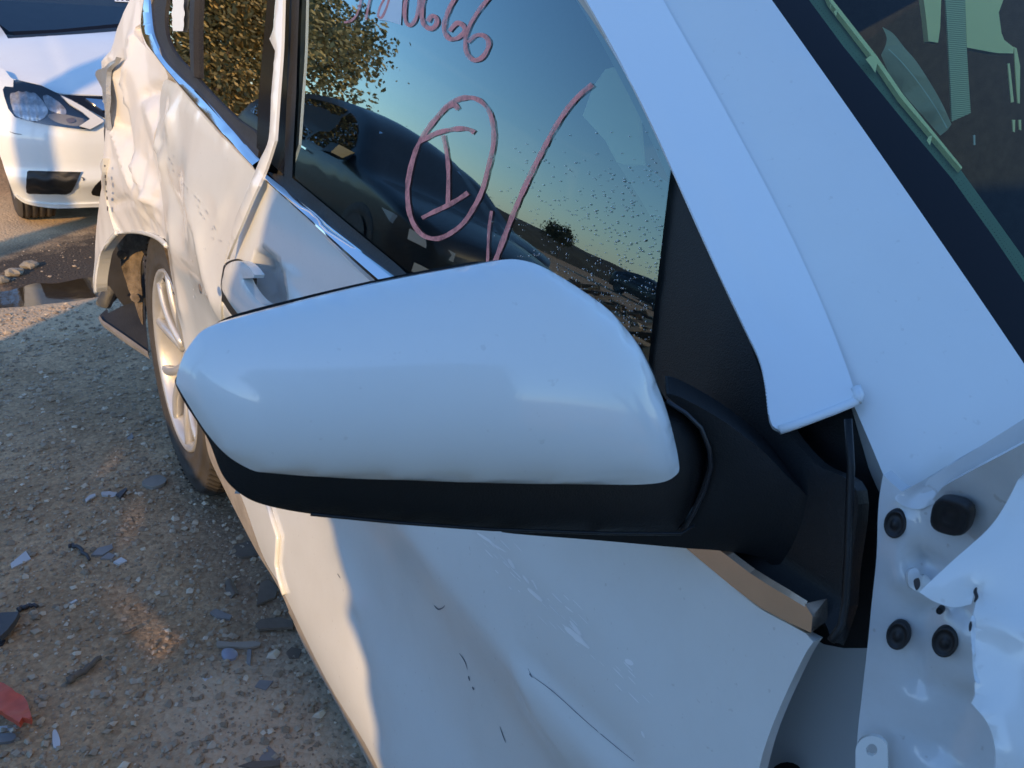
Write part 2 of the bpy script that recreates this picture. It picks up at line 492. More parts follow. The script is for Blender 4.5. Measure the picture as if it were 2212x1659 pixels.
def folds(defs, surf):
    D = []
    for pl, amp, wd in defs:
        pts = smooth_line(pl, False, 3); q = [surf.to2(surf.hit((p.x, p.y))) for p in pts]
        D.append((np.array(q), amp, wd))
    def f(u, v):
        s = 0
        for Q, amp, wd in D:
            q = np.array((u, v)); A = Q[:-1]; B = Q[1:]; sg = B-A; l2 = (sg**2).sum(1)+1e-12
            t = np.clip(((q-A)*sg).sum(1)/l2, 0, 1); d = np.sqrt((((A+sg*t[:, None])-q)**2).sum(1)); k = d.argmin(); d = d[k]
            if d < wd*3.2:
                along = (k+t[k])/len(A); end = min(1, min(along, 1-along)*5+.15)
                s += amp*end*(math.exp(-(d/wd)**2)*.25+math.exp(-abs(d)/(wd*.5))*.75)
        return s
    return f
def fbm(u, v, s, o=4): return noise.fractal(Vector((u*s, v*s, 3.1)), .9, 2.1, o)

# --- front door
door_ol = [(1757, 1387, 'c'), (1740, 1412), (1702, 1490), (1664, 1580), (1640, 1660), (1610, 1800), (1560, 2100, 'c'),
           (1250, 2300, 'c'), (1000, 2040), (811, 1649), (705, 1468), (615, 1284, 'c'), (597, 1216), (601, 1155), (580, 1097), (556, 1040), (520, 900),
           (480, 700), (477, 617), (478, 588), (488, 537), (506, 469), (524, 430), (556, 388, 'c'), (562, 379), (682, 491), (803, 609), (1100, 868), (1300, 1034), (1480, 1184, 'c'), (1519, 1216), (1580, 1265), (1640, 1313), (1700, 1346), (1740, 1368, 'c')]
dent = folds([([(1129, 1421), (1200, 1490), (1290, 1580), (1400, 1675)], -.006, .035),
              ([(1129, 1421), (1135, 1480), (1160, 1540), (1250, 1659)], .004, .03),
              ([(1120, 1405), (1131, 1435), (1140, 1465)], -.005, .008),
              ([(720, 1150), (760, 1260), (770, 1330)], .004, .05), ([(760, 1300), (790, 1480), (830, 1640)], -.004, .05),
              ([(900, 1170), (1000, 1400), (1040, 1640)], .001, .10), ([(1087, 1155), (1206, 1274), (1361, 1387)], .003, .05)], SIDE)
cupc = SIDE.to2(SIDE.hit((580, 622))); cupe = [SIDE.to2(SIDE.hit(p)) for p in ((549, 600), (606, 640))]
cry = abs(cupe[0][0]-cupe[1][0])*.56+.01
def door_disp(u, v):
    d = dent(u, v) + fbm(u, v, 3.0, 2)*.0012
    e = math.hypot((u-cupc[0])/cry, (v-cupc[1])/.047)
    if e < 1.15: d -= .030*(1-sstep(.84, 1.02, e))
    return d
fdoor = patch('front_door', door_ol, SIDE, M['white'], suv, res=.0135, hem=.014, disp=door_disp, curl=.004,
      label='front door, half in sun and half in blue shade, scuffed and dented below the mirror')
sweep('door_edge', [off(-.003).hit(q) for q in ((579, 1090), (590, 1125), (601, 1158), (599, 1190), (597, 1218), (604, 1250), (615, 1284))], circ(.0045, 8), M['white'], fdoor, nrm=Vector((-1, 0, 0)))
# handle: strap standing off the door, lock at its rear end
han = patch('door_handle', z5((1608, 610), (1622, 520), (1645, 450), (1722, 418), (1795, 455), (1846, 520, 'c'), (1838, 543, 'c'), (1762, 547, 'c'), (1785, 595), (1821, 651), (1865, 700), (1915, 737), (2018, 765), (2100, 790), (2100, 930), (1950, 920), (1780, 850), (1700, 770), (1640, 680)),
      off(-.034), M['white_clean'], fdoor, res=.006, hem=.014, dome=.003, domep=.4)
patch('handle_shade_line', z5((1590, 700), (1600, 600), (1612, 510), (1634, 438), (1722, 404), (1802, 444), (1862, 522), (1840, 560), (1770, 640), (1830, 760), (1990, 860), (1900, 960), (1700, 830), (1620, 720)), off(-.002), M['black'], fdoor, res=.01, hem=0)  # black patch paints the dark gap line round the handle
o = SIDE.hit(z5((1646, 601))[0])+Vector((-.044, 0, 0))
patch('handle_gap_shade', z5((1755, 538), (1858, 535), (1852, 640), (1840, 690), (1800, 650)), off(-.012), M['gloss_black'], fdoor, res=.012, hem=0)  # black sheet stands in for the shade between strap and cup
mesh('key_lock', [o]+[o+Vector((.002, math.cos(a)*.011, math.sin(a)*.008)) for a in [k*math.pi/6 for k in range(12)]],
     [(0, k+1, (k+1) % 12+1) for k in range(12)], M['chrome'], fdoor)

# --- scuffs and scratches on the front door
JIT = .4
def ribbon(pl, wd, surf, lift, n=4, taper=True, smooth=True):
    pts = smooth_line(pl, False, n) if smooth else [Vector(p[:2]) for p in pl]; V = []; F = []
    for i, p in enumerate(pts):
        a = pts[max(i-1, 0)]; b = pts[min(i+1, len(pts)-1)]; t = (b-a).normalized() if (b-a).length else Vector((1, 0))
        nn = Vector((-t.y, t.x)); k = i/(len(pts)-1); ww = wd*((math.sin(math.pi*min(max(k, .04), .96))**.5) if taper else 1)*.5
        jit = 1+JIT*noise.noise(Vector((p.x*.05, p.y*.05, 2)))
        for s_ in (-1, 1):
            q = surf.hit((p.x+nn.x*ww*s_*jit, p.y+nn.y*ww*s_*jit)); V.append(q)
    for i in range(len(pts)-1): F.append((2*i, 2*i+1, 2*i+3, 2*i+2))
    return V, F
def ribbons(name, items, surf, mat, parent, **kw):
    for it in items:
        v, f = ribbon(it[0], it[1], surf, 0, **kw); o = mesh(name[:-1] if name in ('scuff_marks', 'scratches') else name, v, f, mat, parent)
    return o
def ribbons_joined(name, items, surf, mat, parent, **kw):   # scores of hairline marks, too small to pick apart
    V = []; F = []
    for pl, wd in items:
        v, f = ribbon(pl, wd, surf, 0, **kw); b = len(V); V += v; F += [tuple(k+b for k in q) for q in f]
    return mesh(name, V, F, mat, parent, kind='stuff')
DS = Side(lambda y, z: Scache(y, z)-door_disp(y, z)-.0004)
sc_light = [(z7((530, 155), (575, 185)), 5), (z7((580, 190), (620, 215)), 3), (z7((625, 235), (645, 265)), 9), (z7((670, 285), (690, 310)), 5),
            (z7((685, 325), (730, 365)), 8), (z7((760, 340), (790, 370)), 3), (z7((800, 445), (830, 470), (875, 510)), 12), (z7((800, 380), (825, 400)), 3),
            (z7((985, 545), (1010, 560)), 10), (z7((700, 300), (715, 330)), 3), (z7((815, 425), (850, 470)), 7), (z7((1035, 765), (1045, 785)), 5)]
for k in range(46):
    t = rnd.random(); bx, by = 1040+t*340+rnd.gauss(0, 16), 1165+t*330+rnd.gauss(0, 16); L = rnd.uniform(6, 34); sc_light.append(([(bx, by), (bx+L*.7, by+L*.72)], rnd.uniform(.8, 2.6)))
sc_dark = [(z7((398, 378), (410, 390), (425, 385), (430, 378)), 3), (z7((475, 525), (492, 550), (500, 575)), 1.8), (z7((503, 595), (507, 610)), 3), (z7((515, 628), (520, 638)), 3),
           (z7((600, 750), (610, 780), (618, 800)), 2), (z7((670, 540), (690, 585), (700, 600)), 3.5), (z7((690, 590), (760, 640), (860, 730), (960, 815), (1040, 878)), 1.6), (z7((100, 280), (110, 295)), 2)]
ribbons_joined('scuff_marks', sc_light, DS, M['scuff'], fdoor)
ribbons('scratches', sc_dark, DS, simple('scratch_grey', (.12, .14, .17), .7), fdoor)

# --- rear door
rd_ol = [(556, 392, 'c'), (549, 396), (530, 430), (511, 469), (493, 537), (483, 588), (482, 617), (484, 700), (524, 900), (560, 1040), (586, 1097), (606, 1155), (603, 1216), (617, 1282, 'c'),
         (569, 1206), (521, 1075), (484, 1010), (455, 950), (430, 860), (410, 790), (400, 751), (394, 716), (386, 680), (376, 623), (367, 573), (363, 530), (356, 480), (350, 413),
         (346, 331), (344, 298), (346, 248), (347, 205), (357, 172), (383, 181, 'c'), (446, 259), (545, 362)]
rdf = folds([(q3((540, 1000), (560, 930), (600, 860), (665, 690)), .016, .05), (q3((560, 960), (600, 870), (615, 840)), -.012, .03),
             (q3((560, 980), (600, 1100), (680, 1220), (760, 1340), (850, 1640)), .014, .07),
             (q3((590, 1060), (620, 1200), (640, 1280), (720, 1500)), -.012, .06),
             (q3((620, 1130), (690, 1230), (730, 1330), (790, 1460), (820, 1650)), -.010, .035),
             (z5((1350, 0), (1450, 200), (1500, 500), (1560, 700), (1600, 860)), .010, .06),
             (z5((1230, 0), (1260, 300), (1300, 600), (1350, 900)), .008, .06), (q3((700, 1100), (900, 1250), (960, 1450)), .005, .12)], SIDE)
rdoor = patch('rear_door', rd_ol, SIDE, M['white'], suv, res=.014, hem=.014, curl=.004,
      disp=lambda u, v: rdf(u, v)+fbm(u, v, 4, 2)*.002, label='rear door, dented along its rear edge')
pts = [(640+i*9, 1000+j) for i, j in ((0, 0),)]
rub = []
for k in range(22):
    t = k/21; x = 360+t*110+rnd.uniform(-8, 8); y = 330+t*190+rnd.uniform(-10, 10); L = rnd.uniform(3, 12)
    rub.append(([(x, y), (x+L*.55, y+L)], rnd.uniform(.8, 1.8)))
for k in range(12):
    x = rnd.uniform(410, 520); y = rnd.uniform(520, 640); L = rnd.uniform(2, 6); rub.append(([(x, y), (x+L*.4, y+L)], rnd.uniform(.8, 1.6)))
ribbons('scratches', rub, Side(lambda y, z: Scache(y, z)-rdf(y, z)-.004), M['shard_white'], rdoor)

# --- crumpled rear quarter
q_ol = [(380, -170, 'c'), (333, -20), (315, 22), (309, 50), (303, 68), (315, 101), (345, 131), (357, 166, 'c'), (346, 200), (344, 248), (342, 298), (344, 331), (348, 413), (354, 480), (361, 530, 'c'),
        (342, 515), (315, 504), (286, 500), (256, 503, 'c'), (247, 497), (238, 460), (226, 417), (223, 342), (224, 324), (224, 251), (219, 198), (212, 159, 'c'), (230, 134), (252, 106), (264, 66), (279, 33), (290, 0), (330, -150, 'c')]
qf = folds([(q3((350, 60), (350, 330), (300, 400), (285, 470)), .016, .06), (q3((405, 400), (375, 560), (378, 720)), .030, .055), (q3((370, 520), (360, 640), (372, 760)), -.026, .055),
            (q3((420, 230), (420, 400), (390, 560)), .015, .05), (q3((230, 560), (265, 720), (280, 840), (330, 1010), (400, 1290)), .028, .06),
            (q3((270, 800), (340, 880), (410, 990)), -.030, .05), (q3((410, 990), (440, 1150), (480, 1300), (560, 1400)), .024, .06),
            (q3((470, 1060), (500, 1150), (540, 1290)), -.026, .05), (q3((520, 750), (545, 770)), -.03, .04), (q3((480, 740), (540, 725)), .022, .03),
            (q3((440, 630), (500, 585), (560, 545)), -.016, .022), (q3((430, 660), (500, 610), (550, 580)), .014, .02), (q3((435, 960), (510, 910)), -.014, .03),
            (q3((480, 770), (495, 850), (540, 920)), .018, .035), (q3((200, 480), (210, 640), (190, 800), (205, 980)), -.020, .06), (q3((235, 920), (300, 1060), (330, 1220)), -.014, .07),
            (q3((250, 1340), (310, 1310), (400, 1310)), .022, .05), (q3((430, 1340), (450, 1420), (500, 1450)), -.020, .04), (q3((470, 1330), (500, 1380), (490, 1440)), .022, .03),
            (q3((500, 1390), (560, 1440), (590, 1520)), -.014, .03), (q3((480, 1150), (490, 1230), (480, 1180)), -.014, .03), (q3((150, 480), (230, 400), (250, 390)), .02, .06)], QSIDE)
def facets(defs, surf, gain, n=70, seed=5, ul=(1.45, 3.0), vl=(.35, 1.3)):
    r = random.Random(seed); P = []; H = []
    for pl, amp, wd in defs:
        for q in pl:
            w_ = surf.to2(surf.hit(q)); P.append(Vector(w_)); H.append(amp*gain*r.uniform(.7, 1.3))
    t = 0
    while t < n:
        q = Vector((r.uniform(*ul), r.uniform(*vl)))
        if all((q-k).length > .07 for k in P): P.append(q); H.append(r.uniform(-.5, .5)*.010)
        t += 1
    for q in ((.5, 0), (4, 0), (4, 2), (.5, 2)): P.append(Vector(q)); H.append(0)
    V2, E2, F2, ov, *_ = geometry.delaunay_2d_cdt(P, [], [], 0, 1e-5)
    hh = [sum(H[k] for k in o)/len(o) for o in ov]; T = []
    for f in F2:
        a, b, c = (V2[k] for k in f); T.append((a.x, a.y, b.x-a.x, b.y-a.y, c.x-a.x, c.y-a.y, hh[f[0]], hh[f[1]], hh[f[2]]))
    T = np.array(T); D_ = T[:, 2]*T[:, 5]-T[:, 4]*T[:, 3]
    def f(u, v):
        x = u-T[:, 0]; y = v-T[:, 1]; s_ = (x*T[:, 5]-y*T[:, 4])/D_; t_ = (T[:, 2]*y-T[:, 3]*x)/D_
        k = np.argmax(np.minimum(np.minimum(s_, t_), 1-s_-t_)); return T[k, 6]+(T[k, 7]-T[k, 6])*s_[k]+(T[k, 8]-T[k, 6])*t_[k]
    return f
QDEF = [(q3((350, 60), (350, 330), (300, 400), (285, 470)), .02, 0), (q3((405, 400), (375, 560), (378, 720)), .030, 0), (q3((345, 520), (345, 640), (350, 760)), -.026, 0), (q3((230, 560), (265, 720), (280, 840), (330, 1010), (400, 1290)), .030, 0),
        (q3((310, 840), (340, 900), (380, 1100)), -.026, 0), (q3((410, 990), (440, 1150), (480, 1300)), .024, 0), (q3((500, 1100), (520, 1250)), -.024, 0), (q3((440, 640), (510, 760), (540, 900)), .02, 0), (q3((470, 560), (520, 650)), -.02, 0),
        (q3((205, 600), (200, 800), (215, 1000)), -.015, 0), (q3((250, 1340), (400, 1310)), .02, 0), (q3((450, 1400), (500, 1500)), -.015, 0)]
qfac = facets(QDEF, QSIDE, .42)
def qd(u, v):
    d = qf(u, v)*.15+qfac(u, v)*sstep(3.1, 2.9, u)
    d += fbm(u*1.0, v*1.3, 1.6, 1)*.006
    wv = noise.noise(Vector((u*2, v*2, 9)))*.5
    d += (.5-abs(noise.noise(Vector((u*5.5+wv, v*2.6+wv*2, 1.7)))))*.003+(.4-abs(noise.noise(Vector((u*9+wv, v*7-wv*2, 4.7)))))*.003
    rag = sstep(.26, .0, math.hypot(u-1.75, (v-.86)*1.2))
    if rag > 0: d += rag*fbm(u, v, 26, 3)*.007
    return d
_fine = folds([([tuple(x) for x in pl], a*.36, .0095) for pl, a in (
   (q3((405, 400), (375, 560), (378, 720)), .03), (q3((230, 560), (265, 720), (280, 840), (330, 1010), (400, 1290)), .03), (q3((270, 800), (340, 880), (410, 990)), -.03), (q3((410, 990), (440, 1150), (480, 1300), (560, 1400)), .03),
   (q3((420, 230), (410, 300), (405, 400)), .02), (q3((440, 630), (500, 585), (560, 545)), -.03), (q3((430, 660), (500, 610), (550, 580)), -.03), (q3((240, 910), (290, 1000), (310, 1120)), -.03), (q3((370, 270), (430, 240)), .02), (q3((220, 420), (260, 380), (285, 390)), .03), (q3((250, 1340), (310, 1310), (400, 1305)), -.03), (q3((300, 400), (290, 500), (250, 600)), .03))], QSIDE)
_qd0 = qd
qd = lambda u, v: _qd0(u, v)+_fine(u, v)
quarter = patch('rear_quarter_panel', q_ol, QSIDE, M['dull'], suv, res=.0105, hem=.02, disp=qd,
      label='crumpled rear side panel folded in above the wheel arch')
# torn bare-metal edge of the quarter
patch('torn_edge', q3((140, 485), (200, 430), (255, 370), (240, 400), (205, 470), (200, 540), (205, 640), (195, 780), (195, 850), (180, 800), (165, 600)), Side(lambda y, z: qfn(y, z)-.03), simple('creased_metal', (.45, .47, .48), .3, metal=.5, bump=1, bscale=60), quarter,
      res=.03, hem=.01, disp=lambda u, v: fbm(u, v, 9, 3)*.012)
# --- bumper corner hanging behind the wheel
bump_ol = [(222, 342, 'c'), (216, 357), (219, 380), (214, 446), (207, 496), (204, 549), (201, 600), (202, 631, 'c'), (208, 632, 'c'), (211, 588), (222, 543), (246, 509), (253, 505, 'c'), (246, 497), (235, 460), (224, 417), (221, 380)]
patch('rear_bumper', bump_ol, Side(lambda y, z: qfn(y, z)-.012), M['white'], suv, res=.02, hem=.03, label='end of the rear bumper pulled out of line', disp=lambda u, v: fbm(u, v, 5, 3)*.004)
V = []; F = []
for k in range(6):
    y0 = 356+k*17+(k%2)*4; a = Side(lambda y, z: qfn(y, z)-.02)
    c = [a.hit(p) for p in ((225+k*1.2, y0), (228+k*1.2, y0+1), (228+k*1.2, y0+5+k%3*3), (225+k*1.2, y0+4+k%3*3))]; b = len(V); V += c; F.append((b, b+1, b+2, b+3))
mesh('bracket_slots', V, F, M['shard_dark'], quarter, kind='stuff')
# arch lips
def lip(px, surf, r, name, par, mat):
    pts = [surf.hit((p.x, p.y)) for p in smooth_line(px, False, 5)]
    return sweep(name, pts, circ(r, 6), mat, par, nrm=Vector((-1, 0, 0)), caps=True)
lip([(253, 503), (286, 500), (315, 504), (342, 515), (361, 531)], Side(lambda y, z: qfn(y, z)+.002), .006, 'arch_lip', suv, M['white'])
lip([(253, 503), (247, 509), (222, 543), (211, 588), (208, 632)], Side(lambda y, z: qfn(y, z)-.008), .007, 'bumper_lip', suv, M['white'])

# --- rocker, dusty
patch('rocker_panel', [(443, 939), (453, 989), (484, 1055), (509, 1105), (554, 1191), (605, 1276), (655, 1392), (731, 1528), (801, 1662), (1000, 2060, 'c'), (1015, 2050, 'c'), (815, 1655), (708, 1468), (617, 1286), (569, 1206), (521, 1075), (484, 1008), (450, 930)],
      off(.006), simple('dusty_sill', (.36, .31, .25), .6, coat=.3, var=.25, vscale=20), suv, res=.03, hem=.06)

# --- chrome belt trim: two faces meeting at a rounded ridge
def strip(name, outer, inner, surf, mat, parent, prof, n=60, corner=False, capend=False, lift=0):
    A = smooth_line(outer, False, 8); B = smooth_line(inner, False, 8)
    def res_(L, n):
        d = [0]
        for i in range(1, len(L)): d.append(d[-1]+(L[i]-L[i-1]).length)
        out = []
        for k in range(n+1):
            t = d[-1]*k/n; i = max(j for j in range(len(d)) if d[j] <= t+1e-9); i = min(i, len(L)-2)
            out.append(L[i].lerp(L[i+1], (t-d[i])/max(d[i+1]-d[i], 1e-9)))
        return out
    A = [surf.hit((p.x, p.y)) for p in res_(A, n)]; B = [surf.hit((p.x, p.y)) for p in res_(B, n)]
    V = []; F = []; pf = prof if callable(prof) else (lambda t: prof); m = len(pf(0))
    for i_, (a, b) in enumerate(zip(A, B)):
        for s_, o_ in pf(i_/n): V.append(a.lerp(b, s_)+Vector((-1, 0, .25)).normalized()*(o_+lift))
    for i in range(n):
        for j in range(m-1): q = i*m+j; F.append((q, q+1, q+1+m, q+m))
    if capend: F.append(tuple(range(n*m, n*m+m))); F.append(tuple(range(m))[::-1])
    o = mesh(name, V, F, mat, parent, smooth=True)
    o.data.set_sharp_from_angle(angle=R_(28)) if hasattr(o.data, 'set_sharp_from_angle') else None
    return o
CP = [(0, -.006), (0, .000), (.04, .0022), (.40, .0095), (.46, .0100), (.54, .0098), (.93, .0040), (1, .0), (1, -.006)]
CP0 = [(0, -.006), (0, .000), (.04, .0022), (.42, .0095), (.56, .0098), (.93, .0040), (1, 0), (1, -.006)]
CP1 = [(0, -.006), (0, .006), (.05, .0088), (.45, .0092), (.86, .0088), (.94, .0062), (1, .002), (1, -.006)]
def CPF(t): k = sstep(.7, 1, t); return [(a[0]*(1-k)+b[0]*k, a[1]*(1-k)+b[1]*k) for a, b in zip(CP0, CP1)]
strip('chrome_trim', [(303, 68), (315, 101), (345, 131), (381, 179), (446, 259), (545, 362), (556, 373)], [(330, 51), (336, 80), (357, 125), (390, 162), (446, 217), (553, 333), (566, 346)], off(-.001), M['chrome'], suv, CP)
strip('chrome_trim', [(318, 0), (306, 40), (303, 68)], [(326, 0), (328, 30), (330, 51)], off(-.001), M['chrome'], suv, CP, n=12)
strip('chrome_trim', [(562, 379), (682, 491), (803, 609), (1100, 868), (1250, 994), (1440, 1150)],
      [(572, 368), (700, 474), (857, 600), (1140, 830), (1300, 975), (1500, 1140)], off(-.001), M['chrome'], suv, CPF, n=60)
_o = off(-.010).hit((1600, 1245)); _n = (off(-.010).hit((1500, 1165))-off(-.010).hit((1740, 1335))).cross(Vector((-.10, 0, -1))).normalized(); _n = _n if _n.x < 0 else -_n
TE = Plane(_o, _n); TB = Plane(_o-_n*.016, _n)
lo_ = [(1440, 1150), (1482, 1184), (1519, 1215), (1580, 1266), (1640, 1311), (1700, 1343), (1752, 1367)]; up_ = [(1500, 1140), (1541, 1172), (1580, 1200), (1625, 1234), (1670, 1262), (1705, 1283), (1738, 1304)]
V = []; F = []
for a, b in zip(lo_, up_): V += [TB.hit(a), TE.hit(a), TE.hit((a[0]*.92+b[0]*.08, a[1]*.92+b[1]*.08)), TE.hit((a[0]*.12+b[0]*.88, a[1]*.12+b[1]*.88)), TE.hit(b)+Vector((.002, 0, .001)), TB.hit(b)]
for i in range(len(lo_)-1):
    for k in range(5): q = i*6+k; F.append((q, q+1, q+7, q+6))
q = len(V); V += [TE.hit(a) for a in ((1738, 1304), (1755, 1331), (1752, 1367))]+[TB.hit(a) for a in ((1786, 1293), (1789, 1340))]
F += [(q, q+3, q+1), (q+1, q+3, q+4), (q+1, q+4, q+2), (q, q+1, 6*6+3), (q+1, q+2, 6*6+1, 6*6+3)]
mesh('chrome_trim_end', V, F, M['satin_reflect'], suv)

# --- black window surrounds
flat4 = [(0, -.01), (0, .002), (.5, .005), (1, .0), (1, -.01)]
patch('window_frame', [(345, -150), (385, -150), (360, 0), (356, 45), (363, 89), (384, 125), (408, 149), (446, 193), (506, 253), (556, 292), (558, 340, 'c'), (446, 219), (390, 164), (357, 127), (336, 82), (329, 51), (320, 30)],
      off(.004), M['rubber'], suv, res=.02, hem=.01)
patch('window_frame', [(655, -420, 'c'), (675, -420, 'c'), (648, -30, 'c'), (640, 200), (631, 384, 'c'), (881, 594), (1250, 905), (1400, 1010, 'c'), (1400, 1050, 'c'), (1240, 930), (857, 603), (700, 477), (572, 370, 'c'), (614, 381), (620, 200)],
      off(.001), M['rubber'], suv, res=.012, hem=0, smooth=False)
patch('window_divider', [(418, -150), (429, -150), (418, 60), (419, 166), (412, 164), (408, 60)], off(-.001), M['rubber'], suv, res=.02, hem=.01, smooth=False)
patch('door_pillar', [(615, -400, 'c'), (657, -410, 'c'), (630, -30, 'c'), (622, 200), (616, 380, 'c'), (603, 368), (575, 345), (554, 318, 'c'), (562, 166)], off(.002), M['gloss_black'], suv, res=.02, hem=.01)
# --- glass
wtop = [(690, -520), (980, -480)]
fglass = patch('front_window', [(640, -60, 'c'), (630, 200, 'c'), (620, 384, 'c'), (873, 596, 'c'), (1250, 900, 'c'), (1396, 1010, 'c'), (1400, 790, 'c'), (1452, 343, 'c'), (1262, -20, 'c'), (1180, -170, 'c'), (1000, -380, 'c'), (720, -420, 'c')],
      pane(.003), M['side_glass'], suv, res=.03, hem=0, smooth=False, label='front side window with red marker writing')
rglass = patch('rear_window', [(350, -60), (356, 45), (363, 89), (384, 125), (408, 149), (446, 193), (506, 253), (558, 294, 'c'), (566, 166, 'c'), (594, -30, 'c'), (600, -200, 'c'), (380, -160, 'c')],
      pane(.008), M['rear_glass'], suv, res=.03, hem=0, smooth=False, label='rear side window reflecting yellow trees')
ribbons('window_sticker', [([(385, -6), (384.8, 20), (384.6, 44), (384.4, 67)], 25)], pane(.0035), M['paper'], rglass, taper=False)
patch('window_sticker', z2((628, -60, 'c'), (600, 96, 'c'), (655, 104), (711, 121, 'c'), (722, -60, 'c')), pane(.0020), M['paper'], fglass, res=.02, hem=0)
W = 9.5
red_items = [(z2((435, 108), (470, 100), (497, 70), (512, 25), (520, -30)), 5), (z2((541, 95), (549, 50), (562, -10)), 5), (z2((640, -20), (612, 30), (600, 75), (618, 84), (640, 40), (655, -10)), 5),
   (z2((738, -20), (728, 50), (735, 108), (755, 122), (778, 98), (792, 55), (800, -20)), W*.8), (z2((828, -40), (812, 40), (815, 100), (832, 130), (862, 137), (884, 112), (880, 84), (858, 78), (840, 104)), W),
   (z2((985, -30), (945, 40), (922, 108), (924, 160), (950, 188), (990, 180), (1018, 150), (1010, 122), (980, 112), (945, 150)), W),
   (z2((1135, -10), (1080, 60), (1040, 130), (1022, 190), (1030, 258), (1062, 290), (1100, 280), (1128, 240), (1134, 200), (1110, 172), (1070, 172), (1034, 205)), W),
   (z2((988, 530), (968, 508), (930, 522), (870, 585), (810, 670), (775, 750), (750, 850), (742, 930), (750, 1020), (775, 1090), (820, 1140), (880, 1155), (940, 1135), (1010, 1082), (1060, 1010), (1104, 920), (1136, 800), (1158, 700), (1158, 620), (1140, 545), (1100, 493), (1050, 472), (990, 480), (930, 515), (880, 575)), W*1.05),
   (z2((800, 690), (840, 665), (880, 645), (950, 627), (1010, 622), (1045, 628), (1065, 642)), W), (z2((915, 655), (932, 740), (940, 830), (938, 985)), W*.9),
   (z2((812, 1055), (860, 1030), (940, 992), (1000, 957), (1035, 932)), W), (z2((1149, 1020), (1136, 1120), (1130, 1270)), 6.5),
   (z2((1165, 1270), (1210, 1150), (1260, 1020), (1330, 860), (1400, 720), (1460, 610), (1520, 520), (1580, 455), (1638, 408)), W*1.1)]
for pl, wd in red_items:
    V, F = ribbon(pl, wd, pane(.0018), 0, n=5, taper=False); mesh('marker_stroke', V, F, M['red'], fglass)
gv = []; gf = []
for pl, wd in red_items:
    V, F = ribbon([(p[0]+8, p[1]+2.5) for p in pl], wd*.6, pane(.0042), 0, n=5, taper=False); b = len(gv); gv += V; gf += [tuple(k+b for k in q) for q in F]
M['ghost'] = glass('marker_reflection_glass', (.55, .60, .62), 1.2, .02)
mesh('marker_painted_reflection', gv, gf, M['ghost'], fglass, kind='stuff')  # ribbons stand in for the strokes' reflection in the inner glass face
# water drops on the lower front corner of the window
V = []; F = []
for k in range(750):
    while True:
        x = rnd.uniform(1040, 1430); y = rnd.uniform(280, 760)
        wgt = sstep(1000, 1260, x)*sstep(230, 560, y)
        if rnd.random() < wgt and x < 1452-(y-343)*.12: break
    c = pane(.0018).hit((x, y)); r = rnd.uniform(.0003, .0007); b = len(V)
    V.append(c+Vector((-r*.8, 0, 0)))
    for j in range(6): V.append(c+Vector((.0005, math.cos(j*math.pi/3)*r, math.sin(j*math.pi/3)*r*1.2)))
    F += [(b, b+1+j, b+1+(j+1) % 6) for j in range(6)]
mesh('water_drops', V, F, glass('drop', (.25, .32, .34), 1.2, .02), fglass, smooth=True, kind='stuff')

# --- torn white strip hanging down the pillar into the door gap
TS = Side(lambda y, z: Scache(y, z)-.016)
patch('torn_door_seal', [(598, -30, 'c'), (612, -30, 'c'), (608, 100), (601, 200), (594, 303, 'c'), (579, 350), (566, 384), (545, 430), (524, 480), (502, 530), (490, 560, 'c'), (506, 480), (526, 430), (545, 385), (560, 347), (580, 300), (586, 200), (594, 110, 'c'), (582, 84, 'c'), (590, 60), (593, 20)],
      TS, M['white'], suv, res=.012, hem=.004, dome=.003, label='white body strip torn loose and hanging over the door pillar')
# dark structure under the seams
patch('inner_body', [(320, -120, 'c'), (640, -140, 'c'), (640, 380, 'c'), (900, 640, 'c'), (1500, 1220, 'c'), (1745, 1370, 'c'), (1640, 1620, 'c'), (1500, 2050, 'c'), (1050, 2050, 'c'), (800, 1630, 'c'), (500, 1050, 'c'), (430, 850, 'c'), (375, 500, 'c'), (300, 480, 'c'), (240, 420, 'c'), (235, 180, 'c')],
      off(.045), M['shard_dark'], suv, res=.05, hem=0, smooth=False)

# --- wheel well and wheel
HUB = Vector((.055, 1.977, .364))
def lathe(name, prof, n, mat, parent, c=HUB, smooth=True, **kw):   # prof: (x, r)
    V = []; F = []; m = len(prof)
    for i in range(n):
        a = 2*math.pi*i/n
        for x, r in prof: V.append(c+Vector((x, math.cos(a)*r, math.sin(a)*r)))
    for i in range(n):
        for j in range(m-1): a = i*m+j; b = ((i+1) % n)*m+j; F.append((a, a+1, b+1, b))
    return mesh(name, V, F, mat, parent, smooth, **kw)
wheel = bpy.data.objects.new('rear_wheel', None); COL.objects.link(wheel); wheel.parent = suv; wheel['label'] = 'dusty rear wheel with silver rim'
ty = [(.235, .24), (.235, .31), (.22, .35), (.205, .361)]
for k in range(4): xk = .19-k*.046; ty += [(xk, .363), (xk-.006, .364), (xk-.007, .356), (xk-.014, .356), (xk-.015, .364)]
ty += [(.03, .360), (.012, .350), (.004, .335), (.001, .315), (-.002, .313), (-.003, .296), (-.001, .290), (-.001, .268), (-.004, .262), (.0, .250), (.006, .243), (.010, .240)]
lathe('tyre', ty, 96, M['tyre'], wheel)
